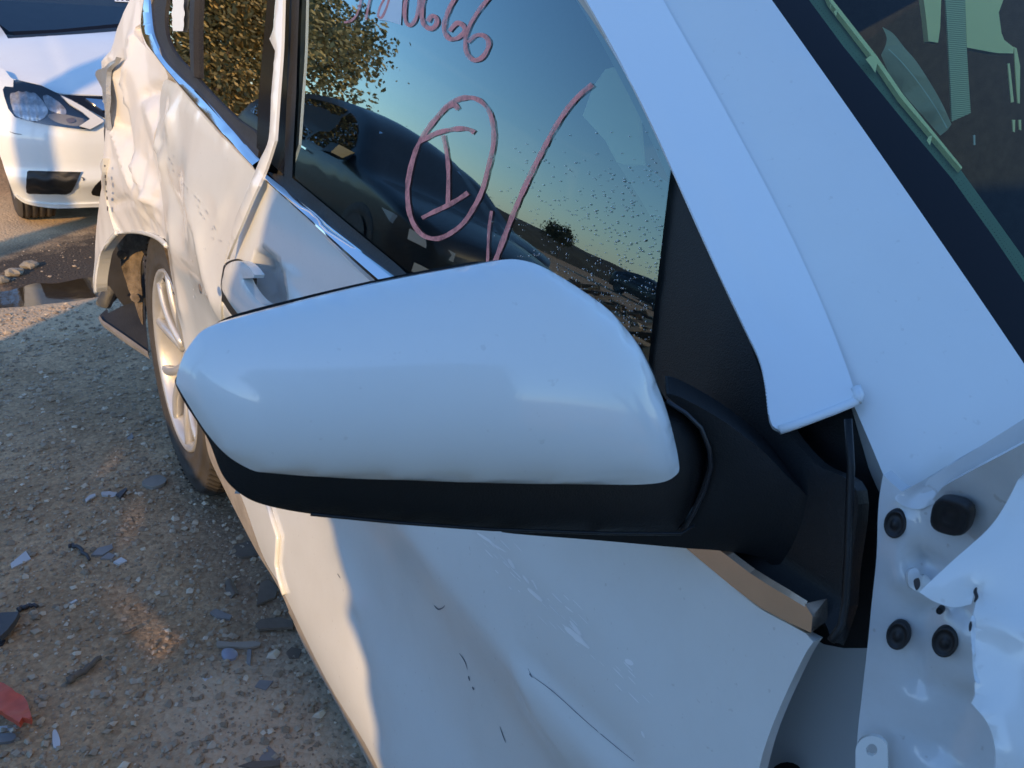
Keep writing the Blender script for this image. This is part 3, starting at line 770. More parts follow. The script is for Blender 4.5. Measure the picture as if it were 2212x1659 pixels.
# tread blocks on the shoulder
V = []; F = []
for k in range(90):
    a = 2*math.pi*k/90; da = .028; b = len(V)
    for x, r in ((.004, .348), (.032, .3635), (.060, .366)):
        for s_ in (-1, 1): V.append(HUB+Vector((x, math.cos(a+s_*da*.5+x*1.2)*r, math.sin(a+s_*da*.5+x*1.2)*r)))
    F += [(b, b+1, b+3, b+2), (b+2, b+3, b+5, b+4)]
mesh('tread_blocks', V, F, M['tyre'], wheel, kind='stuff')
lathe('rim', [(.012, .243), (.002, .241), (.0, .236), (.006, .230), (.018, .222), (.07, .215), (.16, .21), (.2, .215)], 72, M['rim'], wheel)
lathe('brake_disc', [(.12, .03), (.12, .16), (.13, .16), (.13, .03)], 40, simple('brake_iron', (.12, .10, .09), .5, metal=.6), wheel)
lathe('brake_backing', [(.19, .0), (.19, .22)], 40, M['shard_dark'], wheel)
lathe('hub_cap', [(.028, .0), (.030, .02), (.036, .028), (.05, .06), (.09, .065)], 30, M['rim'], wheel)
for k in range(5):
    for s_ in (-1, 1):
        a0 = R_(90+72*k+8); pa = []
        for i in range(9):
            t = i/8; r = .045+t*.188; a = a0+s_*R_(4+15*t)*1.0; pa.append(HUB+Vector((.040-.012*math.sin(t*2.6)-.018*t, math.cos(a)*r, math.sin(a)*r)))
        sweep('spoke', pa, [(-.013, 0), (-.010, .008), (0, .011), (.010, .008), (.013, 0), (.009, -.02), (-.009, -.02)], M['rim'], wheel, nrm=Vector((-1, 0, 0)), scale=lambda t: 1.15-.25*t)
for k in range(5):
    a = R_(90+72*k+8); c = HUB+Vector((.034, math.cos(a)*.057, math.sin(a)*.057)); lathe('wheel_nut', [(0, 0), (0, .008), (.02, .009)], 6, M['rim'], wheel, c=c, smooth=False)
# liner: an arc of rough fabric round the tyre
V = []; F = []; nA, nX = 40, 10
for i in range(nA+1):
    a = R_(52+i*100/nA)
    for j in range(nX+1):
        x = .02+j*.032; r = .415+.01*noise.noise(Vector((a*4, x*18, 0))); V.append(Vector((x, HUB.y+math.cos(a)*r*1.0, HUB.z+math.sin(a)*r)))
for i in range(nA):
    for j in range(nX): a = i*(nX+1)+j; F.append((a, a+1, a+nX+2, a+nX+1))
mesh('wheel_liner', V, F, M['liner'], suv, True)
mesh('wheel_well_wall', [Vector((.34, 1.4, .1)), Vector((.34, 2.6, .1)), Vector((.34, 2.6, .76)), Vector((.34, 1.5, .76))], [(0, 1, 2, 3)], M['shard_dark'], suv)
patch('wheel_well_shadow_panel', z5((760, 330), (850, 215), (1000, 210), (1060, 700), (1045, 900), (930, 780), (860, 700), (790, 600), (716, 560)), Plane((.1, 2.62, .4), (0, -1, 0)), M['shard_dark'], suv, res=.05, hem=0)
# hanging liner flap and torn plastic behind the wheel
LP = Plane((.12, 2.32, .5), (-.75, -.62, .1))
patch('liner_flap', z5((838, 235), (900, 215), (1000, 212), (1080, 270), (1060, 330), (1030, 400), (1018, 500), (1025, 700), (1040, 880), (1000, 790), (930, 630), (885, 490), (850, 360), (832, 290)), LP, M['liner'], suv, res=.02, hem=.004,
      disp=lambda u, v: fbm(u, v, 9, 3)*.012, label='torn felt wheel liner hanging behind the tyre')
for pz in ((905, 372), (1000, 682)):
    c = LP.hit(z5(pz)[0])+LP.n*.012; mesh('liner_clip', [c+LP.n*.006]+[c+LP.u*math.cos(a)*.018+LP.v*math.sin(a)*.014 for a in [k*.7854 for k in range(8)]], [(0, k+1, (k+1) % 8+1) for k in range(8)], M['liner'], suv)
patch('torn_bumper_plastic', z5((700, 735), (705, 700), (790, 560), (840, 545), (850, 590), (790, 740), (770, 760), (740, 757)), Plane((.1, 2.55, .3), (-.5, -.75, .4)), M['dark_plastic'], suv, res=.02, hem=.02, dome=.01)
patch('torn_undertray', z5((716, 830, 'c'), (722, 815), (775, 765), (780, 800), (900, 740), (1040, 700, 'c'), (1075, 1095, 'c'), (1060, 1085), (900, 960), (740, 850)), Plane((.1, 2.35, .26), (-.25, -.35, .9)), M['dark_plastic'], suv, res=.03, hem=.01, smooth=False)
patch('torn_undertray_edge', z5((714, 835, 'c'), (722, 815, 'c'), (745, 850), (900, 955), (1070, 1075, 'c'), (1075, 1100, 'c'), (900, 985), (740, 868)), Plane((.09, 2.33, .262), (-.25, -.35, .9)), M['shard_grey'], suv, res=.03, hem=.02, smooth=False)
patch('torn_bracket', z5((845, 590), (905, 585), (880, 650), (790, 740), (775, 690)), Plane((.12, 2.6, .36), (-.5, -.8, .2)), M['shard_dark'], suv, res=.03, hem=.01)
# --- A pillar, tape and windscreen
PIL = Plane((.069, .193, 1.225), (-.51, -.47, .71))
def fit(P, d=3, y0=None, y1=None, n=14):      # a fair curve through hand-measured points
    y = np.array([q[1] for q in P]); x = np.array([q[0] for q in P]); c = np.polyfit(y/1000, x, d)
    return [(float(np.polyval(c, t/1000)), float(t)) for t in np.linspace(y0 if y0 is not None else y[0], y1 if y1 is not None else y[-1], n)]
PR = fit([(1666, 0), (1748, 112), (1821, 215), (1877, 301), (1950, 396), (2036, 529), (2122, 658), (2163, 713), (2212, 782)], 2, -130, 920)
PL_ = fit([(1268, 0), (1309, 82), (1365, 181), (1404, 254), (1451, 361), (1494, 460), (1541, 563), (1580, 645), (1612, 713)], 3, -130, 713)
TR = fit([(1434, 0), (1485, 99), (1563, 224), (1627, 357), (1692, 469), (1743, 589), (1796, 709), (1827, 774), (1840, 835)], 3, -130, 835)
pil_ol = [(1262, -20, 'c'), (1309, 82), (1365, 181), (1404, 254), (1451, 361), (1494, 460), (1541, 563), (1600, 690), (1660, 790), (1760, 870), (1843, 872, 'c'), (1880, 958), (1914, 1037), (1935, 1062), (1960, 1072, 'c'), (2080, 1000), (2212, 915), (2330, 850, 'c'), (2330, 960, 'c'),
          (2212, 782), (2163, 713), (2122, 658), (2036, 529), (1950, 396), (1877, 301), (1821, 215), (1748, 112), (1666, 0), (1590, -120, 'c'), (1200, -140, 'c')]
def ext(L, k=420): (x0, y0), (x1, y1) = L[0], L[1]; t = k/(y1-y0); return (x0-(x1-x0)*t, y0-k, 'c')
pil_ol = [ext(PL_)]+PL_+[(1660, 790), (1760, 870), (1843, 872, 'c'), (1880, 958), (1914, 1037), (1935, 1062), (1960, 1072, 'c'), (2080, 1000), (2212, 915), (2300, 870, 'c'), (PR[-1][0], PR[-1][1], 'c')]+PR[-2::-1]+[ext(PR)]
pillar = patch('windscreen_pillar', pil_ol, PIL, M['white_clean'], suv, res=.008, hem=.02, dome=.010, domep=.75, label='white windscreen pillar, taped along its edge')
TP = Plane(PIL.o+PIL.n*.0135, PIL.n)
tape_ol = [ext(PL_)]+PL_+[(1640, 774), (1653, 827), (1661, 895), (1669, 920), (1685, 930, 'c'), (1760, 903), (1843, 870, 'c')]+TR[::-1]+[ext(TR)]
tf = folds([([(1480, 330), (1560, 500), (1640, 650), (1700, 740)], -.0020, .012), ([(1400, 160), (1520, 400), (1600, 560)], .0012, .01), ([(1500, 300), (1600, 470), (1700, 640), (1760, 760)], .0012, .008)], TP)
tape = patch('tape_strip', tape_ol, TP, M['tape'], suv, res=.006, hem=.004, disp=lambda u, v: tf(u, v)+fbm(u, v, 9, 2)*.0006, label='wide white tape stuck along the windscreen pillar with a rolled lower end')
rp = [TP.hit(p) for p in ((1683, 929), (1720, 917), (1760, 902), (1800, 887), (1843, 869), (1853, 862))]
sweep('rolled_end', rp, circ(.0028, 8), M['tape'], tape, nrm=TP.n)
sweep('rolled_end', [TP.hit(p) for p in ((1850, 868), (1855, 852), (1849, 836))], circ(.0032, 8), M['tape'], tape, nrm=TP.n)
# serrated cut of the tape
V = []; F = []
el = smooth_line([(1309, 82), (1365, 181), (1404, 254), (1451, 361), (1494, 460), (1541, 563), (1580, 645), (1612, 713), (1640, 774), (1653, 827), (1661, 895)], False, 10)
for i in range(len(el)-1):
    a, b = el[i], el[i+1]; t = (b-a); nn = Vector((t.y, -t.x)).normalized(); k = max(1, int(t.length/4.5))
    for j in range(k):
        p, q = a+t*(j/k), a+t*((j+1)/k); m = (p+q)/2-Vector((abs(nn.x), 0))*2.6; c = len(V)
        V += [TP.hit((p.x, p.y)), TP.hit((q.x, q.y)), TP.hit((m.x, m.y))]; F.append((c, c+1, c+2))
mesh('serrated_edge', V, F, M['tape'], tape, kind='stuff')
# windscreen sheet starts at the pillar's inner edge and bows towards the middle of the car
ra, rb = PIL.hit((1748, 112)), PIL.hit((2212, 782)); rdv = (ra-rb).normalized()
wn = rdv.cross(Vector((1, -.22, .05))).normalized(); wn = wn if wn.z > 0 else -wn
WSP = Plane(PIL.hit((1950, 396))-wn*.004, wn)
ws = patch('windscreen', [ext(PR)[:2]]+[(q[0]-4, q[1]) for q in PR]+[(2330, 960, 'c'), (3300, 1500, 'c'), (3400, -500, 'c'), (2300, -620, 'c')],
      WSP, M['windshield'], suv, res=.08, hem=0, smooth=False)
fr_in = z3((1100, -300), (1130, 0), (1300, 230), (1600, 600), (1850, 900), (2050, 1180), (2212, 1420), (2600, 2050))
patch('windscreen_black_border', [ext(PR)[:2]]+[(q[0]-3, q[1]) for q in PR]+[(p[0], p[1]) for p in fr_in[::-1]]+[(ext(PR)[0]+60, ext(PR)[1])],
      Plane(WSP.o+wn*.0005, wn), M['frit'], ws, res=.03, hem=0, smooth=False)
V = []; F = []
for row in range(3):
    for k in range(90):
        t = k/89; a = Vector(fr_in[1]).lerp(Vector(fr_in[6]), t); idx = t*(len(fr_in)-3); i = int(idx); i = min(i, len(fr_in)-4)
        a = Vector(fr_in[1+i]).lerp(Vector(fr_in[2+i]), idx-i)+Vector((6+row*6, -4-row*4)); c = Plane(WSP.o+wn*.0006, wn).hit((a.x, a.y)); r = .0004-.0001*row; b = len(V)
        V += [c+WSP.u*r, c+WSP.v*r, c-WSP.u*r, c-WSP.v*r]; F.append((b, b+1, b+2, b+3))
mesh('border_dots', V, F, M['frit'], ws, kind='stuff')
# stickers/marks printed on the border
# --- cabin seen through the windscreen
def deep(p, d): return CAMP+ray(p)*d
IPL = Plane(deep((1950, 300), .66), (-.25, -.55, .8))
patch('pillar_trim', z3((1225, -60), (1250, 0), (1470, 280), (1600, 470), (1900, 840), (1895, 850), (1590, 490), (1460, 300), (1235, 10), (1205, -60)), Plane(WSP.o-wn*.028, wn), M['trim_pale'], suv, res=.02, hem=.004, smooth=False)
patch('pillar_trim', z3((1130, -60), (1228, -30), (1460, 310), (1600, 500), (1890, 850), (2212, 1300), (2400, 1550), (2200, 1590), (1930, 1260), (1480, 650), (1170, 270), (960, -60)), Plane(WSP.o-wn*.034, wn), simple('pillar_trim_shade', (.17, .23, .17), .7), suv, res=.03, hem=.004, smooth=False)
def tag_marks():
    PL = Plane(WSP.o-wn*.026, wn)
    for pl in (q4((338, 85), (365, 62), (355, 122)), q4((568, 430), (600, 405), (628, 410), (655, 450), (640, 530), (600, 470)), q4((1012, 1020), (1030, 988), (1054, 984), (1036, 1055)), q4((310, 40), (320, 22), (314, 70))):
        V = [PL.hit(p) for p in pl]; mesh('reflected_tab', V, [tuple(range(len(V)))], M['trim_pale'], suv)
tag_marks()
# seat
SP = Plane(deep((1950, 200), 1.0), (-.55, -.65, .35))
seat = patch('seat_cushion', q4((690, 195, 'c'), (770, 245), (850, 345), (940, 450), (1040, 605), (1120, 745), (1192, 900, 'c'), (1160, 945), (1110, 985, 'c'), (1000, 860), (860, 700), (740, 540, 'c'), (680, 400, 'c'), (712, 330), (720, 270)), SP, M['seat'], suv, res=.02, hem=0, dome=.010, domep=.9)
SP2 = Plane(SP.o+SP.n*.012, SP.n)
V, F = ribbon(q4((735, 355), (830, 450), (930, 570), (1030, 710), (1100, 820), (1160, 930)), 2.2, SP2, 0, taper=False); mesh('seat_stitching', V, F, M['stitch'], seat)
# belt webbing hanging
bp_ = Plane(deep((2070, 130), .92), (-.55, -.8, .1))
def ribpatch(name, px, pl, mat, res=.01, hem=.003, **k): return patch(name, px, pl, mat, suv, res=res, hem=hem, smooth=False, **k)
ribpatch('seat_belt', q4((1145, -80), (1290, -80), (1300, 300), (1318, 600), (1332, 820), (1195, 882), (1183, 600), (1165, 250)), bp_, M['belt'])
pp = Plane(deep((2150, 60), 1.05), (-.6, -.7, .1))
ribpatch('pillar_cover', q4((1290, -80), (1560, -80), (1568, 0), (1535, 90), (1555, 240), (1575, 290), (1645, 345), (1640, 388), (1520, 385), (1305, 345)), pp, M['trim_pale'], hem=.03)
ribpatch('pillar_cover', q4((980, -80), (1120, -80), (1110, 200), (1095, 310), (1025, 300), (1010, 150)), Plane(deep((2030, 60), 1.06), (-.6, -.7, .1)), M['trim_pale'], hem=.02)
ribpatch('buckle_stalk', q4((1600, 460), (1615, 460), (1645, 740), (1625, 745)), pp, M['trim_pale'])
ribpatch('buckle_stalk', q4((1645, 340), (1665, 350), (1690, 480), (1688, 750), (1672, 750)), pp, M['trim_pale'])
ribpatch('buckle', q4((1352, 980), (1364, 980), (1366, 1052), (1354, 1054)), pp, M['led'])
ribpatch('buckle', q4((1634, 870), (1655, 870), (1652, 960), (1638, 955)), pp, M['trim_pale'])
ribpatch('buckle', q4((1680, 870), (1698, 870), (1698, 945), (1684, 940)), pp, M['trim_pale'])
# cabin shell
cab = [(.07, -.3, .55), (1.6, -.3, .55), (1.6, 2.4, .55), (.07, 2.4, .55), (1.6, -.3, 1.5), (1.6, 2.4, 1.5), (.22, 2.4, 1.5)]
mesh('cabin_floor', cab, [(0, 1, 2, 3), (1, 4, 5, 2), (3, 2, 5, 6)], M['cloth_dark'], suv)
mesh('door_inner_trim', [(.11, .08, .5), (.11, 2.4, .5), (.10, 2.4, 1.02), (.09, .08, .985), (.05, .08, .985), (.06, 2.4, 1.04)], [(0, 1, 2, 3), (3, 2, 5, 4)], M['shard_dark'], suv)
V = []; F = []
fl = Plane((0, 0, .552), (0, 0, 1))
for k in range(260):
    x = rnd.uniform(1800, 2250); y = rnd.uniform(-20, 520); c = fl.hit((x, y)); r = rnd.uniform(.0015, .004); b = len(V)
    V += [c+Vector((rnd.uniform(-r, r), rnd.uniform(-r, r), rnd.uniform(0, r*1.5))) for _ in range(4)]; F += [(b, b+1, b+2), (b, b+2, b+3)]
mesh('floor_litter', V, F, M['shard_grey'], suv, kind='stuff')
mesh('dashboard', [(.18, -.45, 1.0), (1.6, -.5, 1.0), (1.6, .12, 1.02), (.18, .10, 1.02), (.18, .16, .8), (1.6, .18, .8)], [(0, 1, 2, 3), (3, 2, 5, 4)], M['shard_dark'], suv)
mesh('headrest_roof', [(.25, .75, 1.60), (1.5, .70, 1.63), (1.5, 2.9, 1.60), (.25, 2.9, 1.56), (.25, .75, 1.58), (1.5, .70, 1.61), (1.5, 2.9, 1.58), (.25, 2.9, 1.54)],
     [(0, 1, 2, 3), (7, 6, 5, 4), (0, 4, 5, 1), (1, 5, 6, 2), (2, 6, 7, 3), (3, 7, 4, 0)], M['white'], suv).name = 'roof'
_pt = PIL.hit(ext(PL_)[:2])
sweep('roof_rail', [_pt+Vector((.05, -.02, 0)), _pt+Vector((.06, .12, .05)), Vector((.21, 1.0, 1.57)), Vector((.21, 1.7, 1.57)), Vector((.20, 2.4, 1.50)), Vector((.17, 2.85, 1.36))], circ(.045, 10), M['white'], suv, nrm=Vector((0, 0, 1)), caps=True)
sweep('front_window_top_frame', [_pt+Vector((.015, 0, .0)), Vector((.165, .75, 1.50)), Vector((.175, 1.3, 1.51)), Vector((.17, 1.9, 1.48)), Vector((.15, 2.4, 1.38))], circ(.025, 8), M['rubber'], suv, nrm=Vector((0, 0, 1)))
mesh('bonnet', [(.16, -1.5, .80), (1.55, -1.5, .80), (1.5, -.55, .99), (.22, -.50, .99), (.16, -1.5, .5), (1.55, -1.5, .5)], [(0, 1, 2, 3), (0, 4, 5, 1)], M['white'], suv)
# pale door trim seen faintly through the front window
TPn = Plane((.20, .1, 1.1), (-1, -.2, .1))
ribpatch('inner_trim', z2((1590, 560), (1640, 420), (1700, 335), (1750, 322), (1800, 380), (1862, 530), (1885, 800), (1830, 805), (1755, 785), (1700, 680)), TPn, M['trim_pale'], res=.02)
ribpatch('inner_trim', z2((1760, 790), (1885, 800), (1960, 860), (2000, 890), (1985, 1050), (1930, 1070), (1880, 980)), TPn, M['seat'], res=.02)

# --- black sail panel, door end and gap
patch('gap_lining', [(1590, 650, 'c'), (1683, 925, 'c'), (1843, 868, 'c'), (1916, 1037, 'c'), (1905, 1085), (1900, 1199), (1890, 1300), (1882, 1400, 'c'), (1822, 1400, 'c'), (1780, 1392, 'c'), (1500, 1230, 'c'), (1396, 1000, 'c'), (1380, 700, 'c')],
      Plane((.085, 0, 1.1), (-1, -.25, .1)), M['black'], suv, res=.03, hem=0, smooth=False)
patch('sail_panel', [(1451, 338), (1462, 370), (1520, 500), (1600, 690), (1683, 900), (1760, 1000), (1850, 1060), (1835, 1240), (1826, 1345), (1800, 1388), (1778, 1340), (1700, 1275), (1620, 1228), (1539, 1178), (1480, 1140), (1396, 1060), (1396, 800), (1410, 680), (1428, 540), (1440, 420)],
      off(.007), M['black'], suv, res=.01, hem=.01, dome=.003, domep=.6, label='black triangular panel the mirror is fixed to')
sweep('door_weatherstrip', [off(-.004).hit(p) for p in ((1832, 905), (1838, 1010), (1835, 1100), (1832, 1200), (1826, 1300), (1818, 1350), (1795, 1385))], circ(.0022, 8), M['black'], suv, nrm=Vector((-1, 0, 0)))
patch('hinge_recess', [(1900, 1190), (1890, 1400), (1870, 1500), (1870, 1750), (1560, 1760), (1600, 1500), (1760, 1360)], Plane((.11, 0, 1), (-1, -.2, 0)), simple('recess_paint', (.55, .60, .62), .6), suv, res=.05, hem=0, smooth=False)
mesh('hinge_bolt', [Plane((.095, 0, 1), (-1, 0, 0)).hit((1700+math.cos(a)*34, 1672+math.sin(a)*26)) for a in [k*math.pi/8 for k in range(16)]], [tuple(range(16))], M['plug'], suv)

# --- hinge post and apron in front of the door
APR = Plane((.045, -.07, 1.05), (-.93, -.30, .18))
af = folds([(q2((400, 860), (410, 1130), (390, 1300)), -.003, .008), (q2((300, 560), (330, 700), (320, 780)), .003, .006), (q2((340, 620), (420, 640), (500, 720)), -.006, .008),
            (q2((330, 380), (345, 500), (330, 560)), .0025, .005), (q2((450, 930), (540, 900), (620, 980), (640, 1100)), .003, .008), (q2((470, 1650), (560, 1450), (640, 1250)), -.004, .02),
            (q2((390, 850), (500, 890), (650, 860)), -.005, .006)], APR)
apron = patch('hinge_post', [(1908, 1025, 'c'), (1899, 1085), (1894, 1199), (1883, 1300), (1875, 1384), (1862, 1500), (1852, 1600), (1846, 1760, 'c'), (2330, 1760, 'c'), (2330, 830, 'c'), (2212, 905), (1960, 1060), (1935, 1050)],
      APR, M['primer'], suv, res=.006, hem=.015, disp=lambda u, v: af(u, v)*1.8+fbm(u, v, 14, 2)*.0012+(.5-abs(noise.noise(Vector((u*22, v*22, 8)))))*.0022*sstep(1.0, 1.06, v+APR.o.z), label='bare white hinge post with rubber plugs, fender missing')
GUS = Plane(Plane(APR.o+APR.n*.003, APR.n).hit((2075, 1130)), (-.86, -.02, -.42))
patch('apron_gusset', q2((430, 400), (500, 290), (560, 245), (917, 55), (1050, -10), (1050, 140), (917, 200), (830, 350), (740, 480), (560, 640), (530, 600), (480, 470)), GUS, M['primer'], suv, res=.006, hem=.004, disp=lambda u, v: fbm(u, v, 20, 2)*.002)
FLP = Plane(APR.o+APR.n*.007, (-.72, -.52, .45)); FLP = Plane(Plane(APR.o+APR.n*.004, APR.n).hit((1960, 1075)), (-.78, -.40, .45))
flf = folds([(q2((300, 318), (500, 205), (700, 90), (860, 5)), .004, .004), (q2((400, 355), (560, 240), (760, 140), (917, 50), (1050, -30)), .0035, .003), (q2((330, 335), (500, 235), (700, 130), (880, 40)), -.003, .005),
             (q2((560, 235), (600, 190), (640, 120)), .002, .006)], FLP)
patch('apron_flange', q2((282, 335), (300, 305), (420, 240), (600, 130), (760, 40), (860, -10), (960, -60), (1100, -130), (1120, -30), (917, 70), (760, 165), (600, 262), (430, 375), (340, 372)), FLP, M['primer'], suv, res=.0035, hem=.008, disp=lambda u, v: flf(u, v)+fbm(u, v, 40, 2)*.0008)
def plug(c, rx, ry, lift=.004, sq=2, base=None):
    PLn = Plane((base or APR).o+(base or APR).n*lift, (base or APR).n); C = PLn.hit(c); X = (PLn.hit((c[0]+rx, c[1]+rx*.25))-C); Y = (PLn.hit((c[0]-ry*.2, c[1]+ry))-C); V = []; F = []
    rings = [(1.0, -.003), (1.0, .0005), (.93, .0018), (.80, .002), (.74, .0008), (.4, .0006), (.25, .002), (.12, .0024)]; n = 28
    for k, h in rings:
        for i in range(n):
            a = 2*math.pi*i/n; ca, sa = math.cos(a), math.sin(a); e = (abs(ca)**sq+abs(sa)**sq)**(-1/sq)
            V.append(C+X*ca*k*e+Y*sa*k*e+PLn.n*h)
    for j in range(len(rings)-1):
        for i in range(n): a = j*n+i; b = j*n+(i+1) % n; F.append((a, b, b+n, a+n))
    F.append(tuple(range((len(rings)-1)*n, len(rings)*n)))
    mesh('rubber_plug', V, F, M['plug'], apron, True)
plug((1934, 1131), 24, 31); plug((1940, 1372), 25, 31); plug((2041, 1386), 28, 33); plug((2054, 1116), 43, 36, .008, 3, GUS); plug((2031, 1318), 8, 8, .006)
patch('bent_tab', q2((345, 690), (385, 672), (405, 710), (430, 705), (465, 745), (440, 780), (400, 790), (350, 760)), Plane(APR.o+APR.n*.012, (-.6, -.6, .5)), M['primer'], apron, res=.003, hem=.004, disp=lambda u, v: fbm(u, v, 70, 3)*.004)
patch('bent_tab', q2((372, 735), (398, 722), (405, 760), (385, 782)), Plane(APR.o+APR.n*.016, APR.n), M['shard_dark'], apron, res=.003, hem=0)
# bracket with a bolt hole
B = Plane(APR.o+APR.n*.016, (-.85, -.45, .2)); cb = (1883, 1620); V = []; F = []; n = 32
for i in range(n):
    a = 2*math.pi*i/n; x, y = math.cos(a), math.sin(a); ox = cb[0]+x*34; oy = cb[1]+y*30 if y < 0 else cb[1]+y*150
    if y > 0: ox = cb[0]+max(-35, min(35, x*90)); oy = cb[1]+min(130, y*170)
    for q in ((ox, oy), (cb[0]+x*12, cb[1]+y*13)):
        for k in (0, -.003): V.append(B.hit(q)+B.n*k)
for i in range(n):
    a = i*4; b = ((i+1) % n)*4; F += [(a, b, b+2, a+2), (a+1, a+3, b+3, b+1), (a, a+1, b+1, b), (a+2, b+2, b+3, a+3)]
mesh('bracket', V, F, M['white_clean'], suv)

# --- torn front wing
FEN = Plane((-.005, -.128, 1.08), (-.72, -.42, .55))
ff = folds([(q2((640, 900), (720, 915), (820, 950), (917, 1000), (1050, 1060)), .004, .010), (q2((680, 930), (690, 1100), (690, 1300)), .002, .008), (q2((660, 1350), (780, 1450), (800, 1659)), .004, .012),
            (q2((400, 800), (560, 830), (680, 800), (850, 900)), -.001, .02)], FEN)
patch('front_wing', [(2360, 800, 'c'), (2260, 930), (2212, 1011), (2174, 1086), (2134, 1143), (2056, 1213), (1985, 1279, 'c'), (2020, 1300), (2060, 1312), (2098, 1305, 'c'), (2108, 1270, 'c'), (2110, 1290), (2096, 1344, 'c'), (2100, 1370, 'c'), (2098, 1395, 'c'), (2106, 1414, 'c'), (2103, 1430, 'c'), (2111, 1458, 'c'), (2104, 1480, 'c'), (2106, 1500, 'c'), (2098, 1519, 'c'), (2130, 1559), (2147, 1611), (2152, 1720, 'c'), (2400, 1720, 'c')],
      FEN, M['white_clean'], suv, res=.006, hem=.002, disp=ff, dome=.006, domep=.8, label='torn white front wing at the edge of the picture')
patch('wing_paint_chips', q2((662, 905), (676, 925), (680, 1000), (672, 1090), (690, 1190), (700, 1240), (676, 1230), (662, 1120), (655, 1000), (652, 940)), Plane(FEN.o+FEN.n*.002, FEN.n), M['paper'], suv, res=.004, hem=0, disp=lambda u, v: fbm(u, v, 150, 2)*.002)
ribbons('torn_sealant', [(q2((683, 768), (676, 790), (684, 815), (672, 840)), 8), (q2((655, 935), (650, 985)), 6)], Plane(FEN.o+FEN.n*.004, FEN.n), M['plug'], suv)

# ------------------------------------------------------------------ side mirror
mir = bpy.data.objects.new('side_mirror', None); COL.objects.link(mir); mir.parent = suv; mir['label'] = 'white and black side mirror in the middle of the picture'
MN = Vector((-.30, -.90, .30)).normalized()
MP = Plane((-.15, .06, 1.10), MN)
cap_ol = [(380, 828, 'c')]+z6((130, 560), (200, 670), (280, 760), (370, 815), (430, 828), (700, 848), (1000, 858), (1300, 868), (1700, 873), (1850, 873), (1940, 862), (1985, 835), (1995, 810), (1985, 740), (1950, 600), (1900, 470), (1850, 360), (1790, 280), (1720, 205), (1600, 120), (1480, 50), (1400, 24), (1330, 22), (1200, 45), (900, 100), (600, 170), (300, 248), (230, 270), (190, 290), (160, 320), (120, 380), (95, 450))
capm = patch('mirror_cap', cap_ol, MP, M['white_clean'], mir, res=.0038, hem=.02, dome=.032, domep=.58, label='glossy white cap of the side mirror')
MH = Plane(MP.o-MN*.034, (-.30, -.91, .27))
hous_ol = [(378, 826), (400, 872), (425, 910), (452, 955), (480, 1025), (517, 1065), (569, 1090), (671, 1110), (842, 1128), (1000, 1140), (1090, 1147), (1300, 1150), (1447, 1152), (1470, 1134), (1491, 1102), (1515, 1057), (1531, 1005), (1535, 972), (1523, 932), (1495, 899), (1438, 862), (1400, 780), (1350, 710), (1240, 630), (1110, 572), (1010, 581), (840, 613), (670, 652), (500, 696), (446, 720), (412, 754), (388, 804)]
patch('mirror_housing', hous_ol, MH, M['black'], mir, res=.005, hem=.06, dome=.018, domep=.6, curl=.012, back=True)
lowl = [MH.hit(p)+MH.n*.014 for p in ((670, 1094), (850, 1112), (1050, 1127), (1300, 1136), (1450, 1137), (1478, 1120))]
sweep('housing_seam', lowl, circ(.0011, 6), M['black'], mir, nrm=MH.n)
FT = Plane((-.03, .05, 1.08), (-.62, -.78, .05))
patch('mirror_foot', [(1439, 853), (1470, 858), (1559, 907), (1640, 968), (1701, 1029), (1760, 1090), (1800, 1160), (1815, 1230), (1790, 1290), (1740, 1280), (1690, 1240), (1640, 1204), (1560, 1190), (1478, 1184), (1300, 1168), (1085, 1150), (1160, 1140), (1440, 1150), (1475, 1134), (1500, 1090), (1520, 1040), (1530, 990), (1515, 930), (1480, 890)],
      FT, M['black'], mir, res=.005, hem=.03, dome=.005, domep=.8)
rg = [FT.hit(p)+FT.n*.006 for p in ((1439, 858), (1480, 884), (1512, 915), (1530, 960), (1534, 1000), (1520, 1050), (1496, 1100), (1474, 1136))]
sweep('pivot_ring', rg, circ(.0013, 8), simple('black_satin', (.02, .022, .026), .28), mir, nrm=FT.n)
# mirror glass on the far side
gb = [MP.o+MP.u*a+MP.v*b-MP.n*.085 for a, b in ((-.13, -.03), (.08, -.05), (.09, .06), (-.10, .05))]
mesh('mirror_glass', gb, [(3, 2, 1, 0)], M['chrome'], mir)
# dirt specks along the lower edge of the cap
V = []; F = []
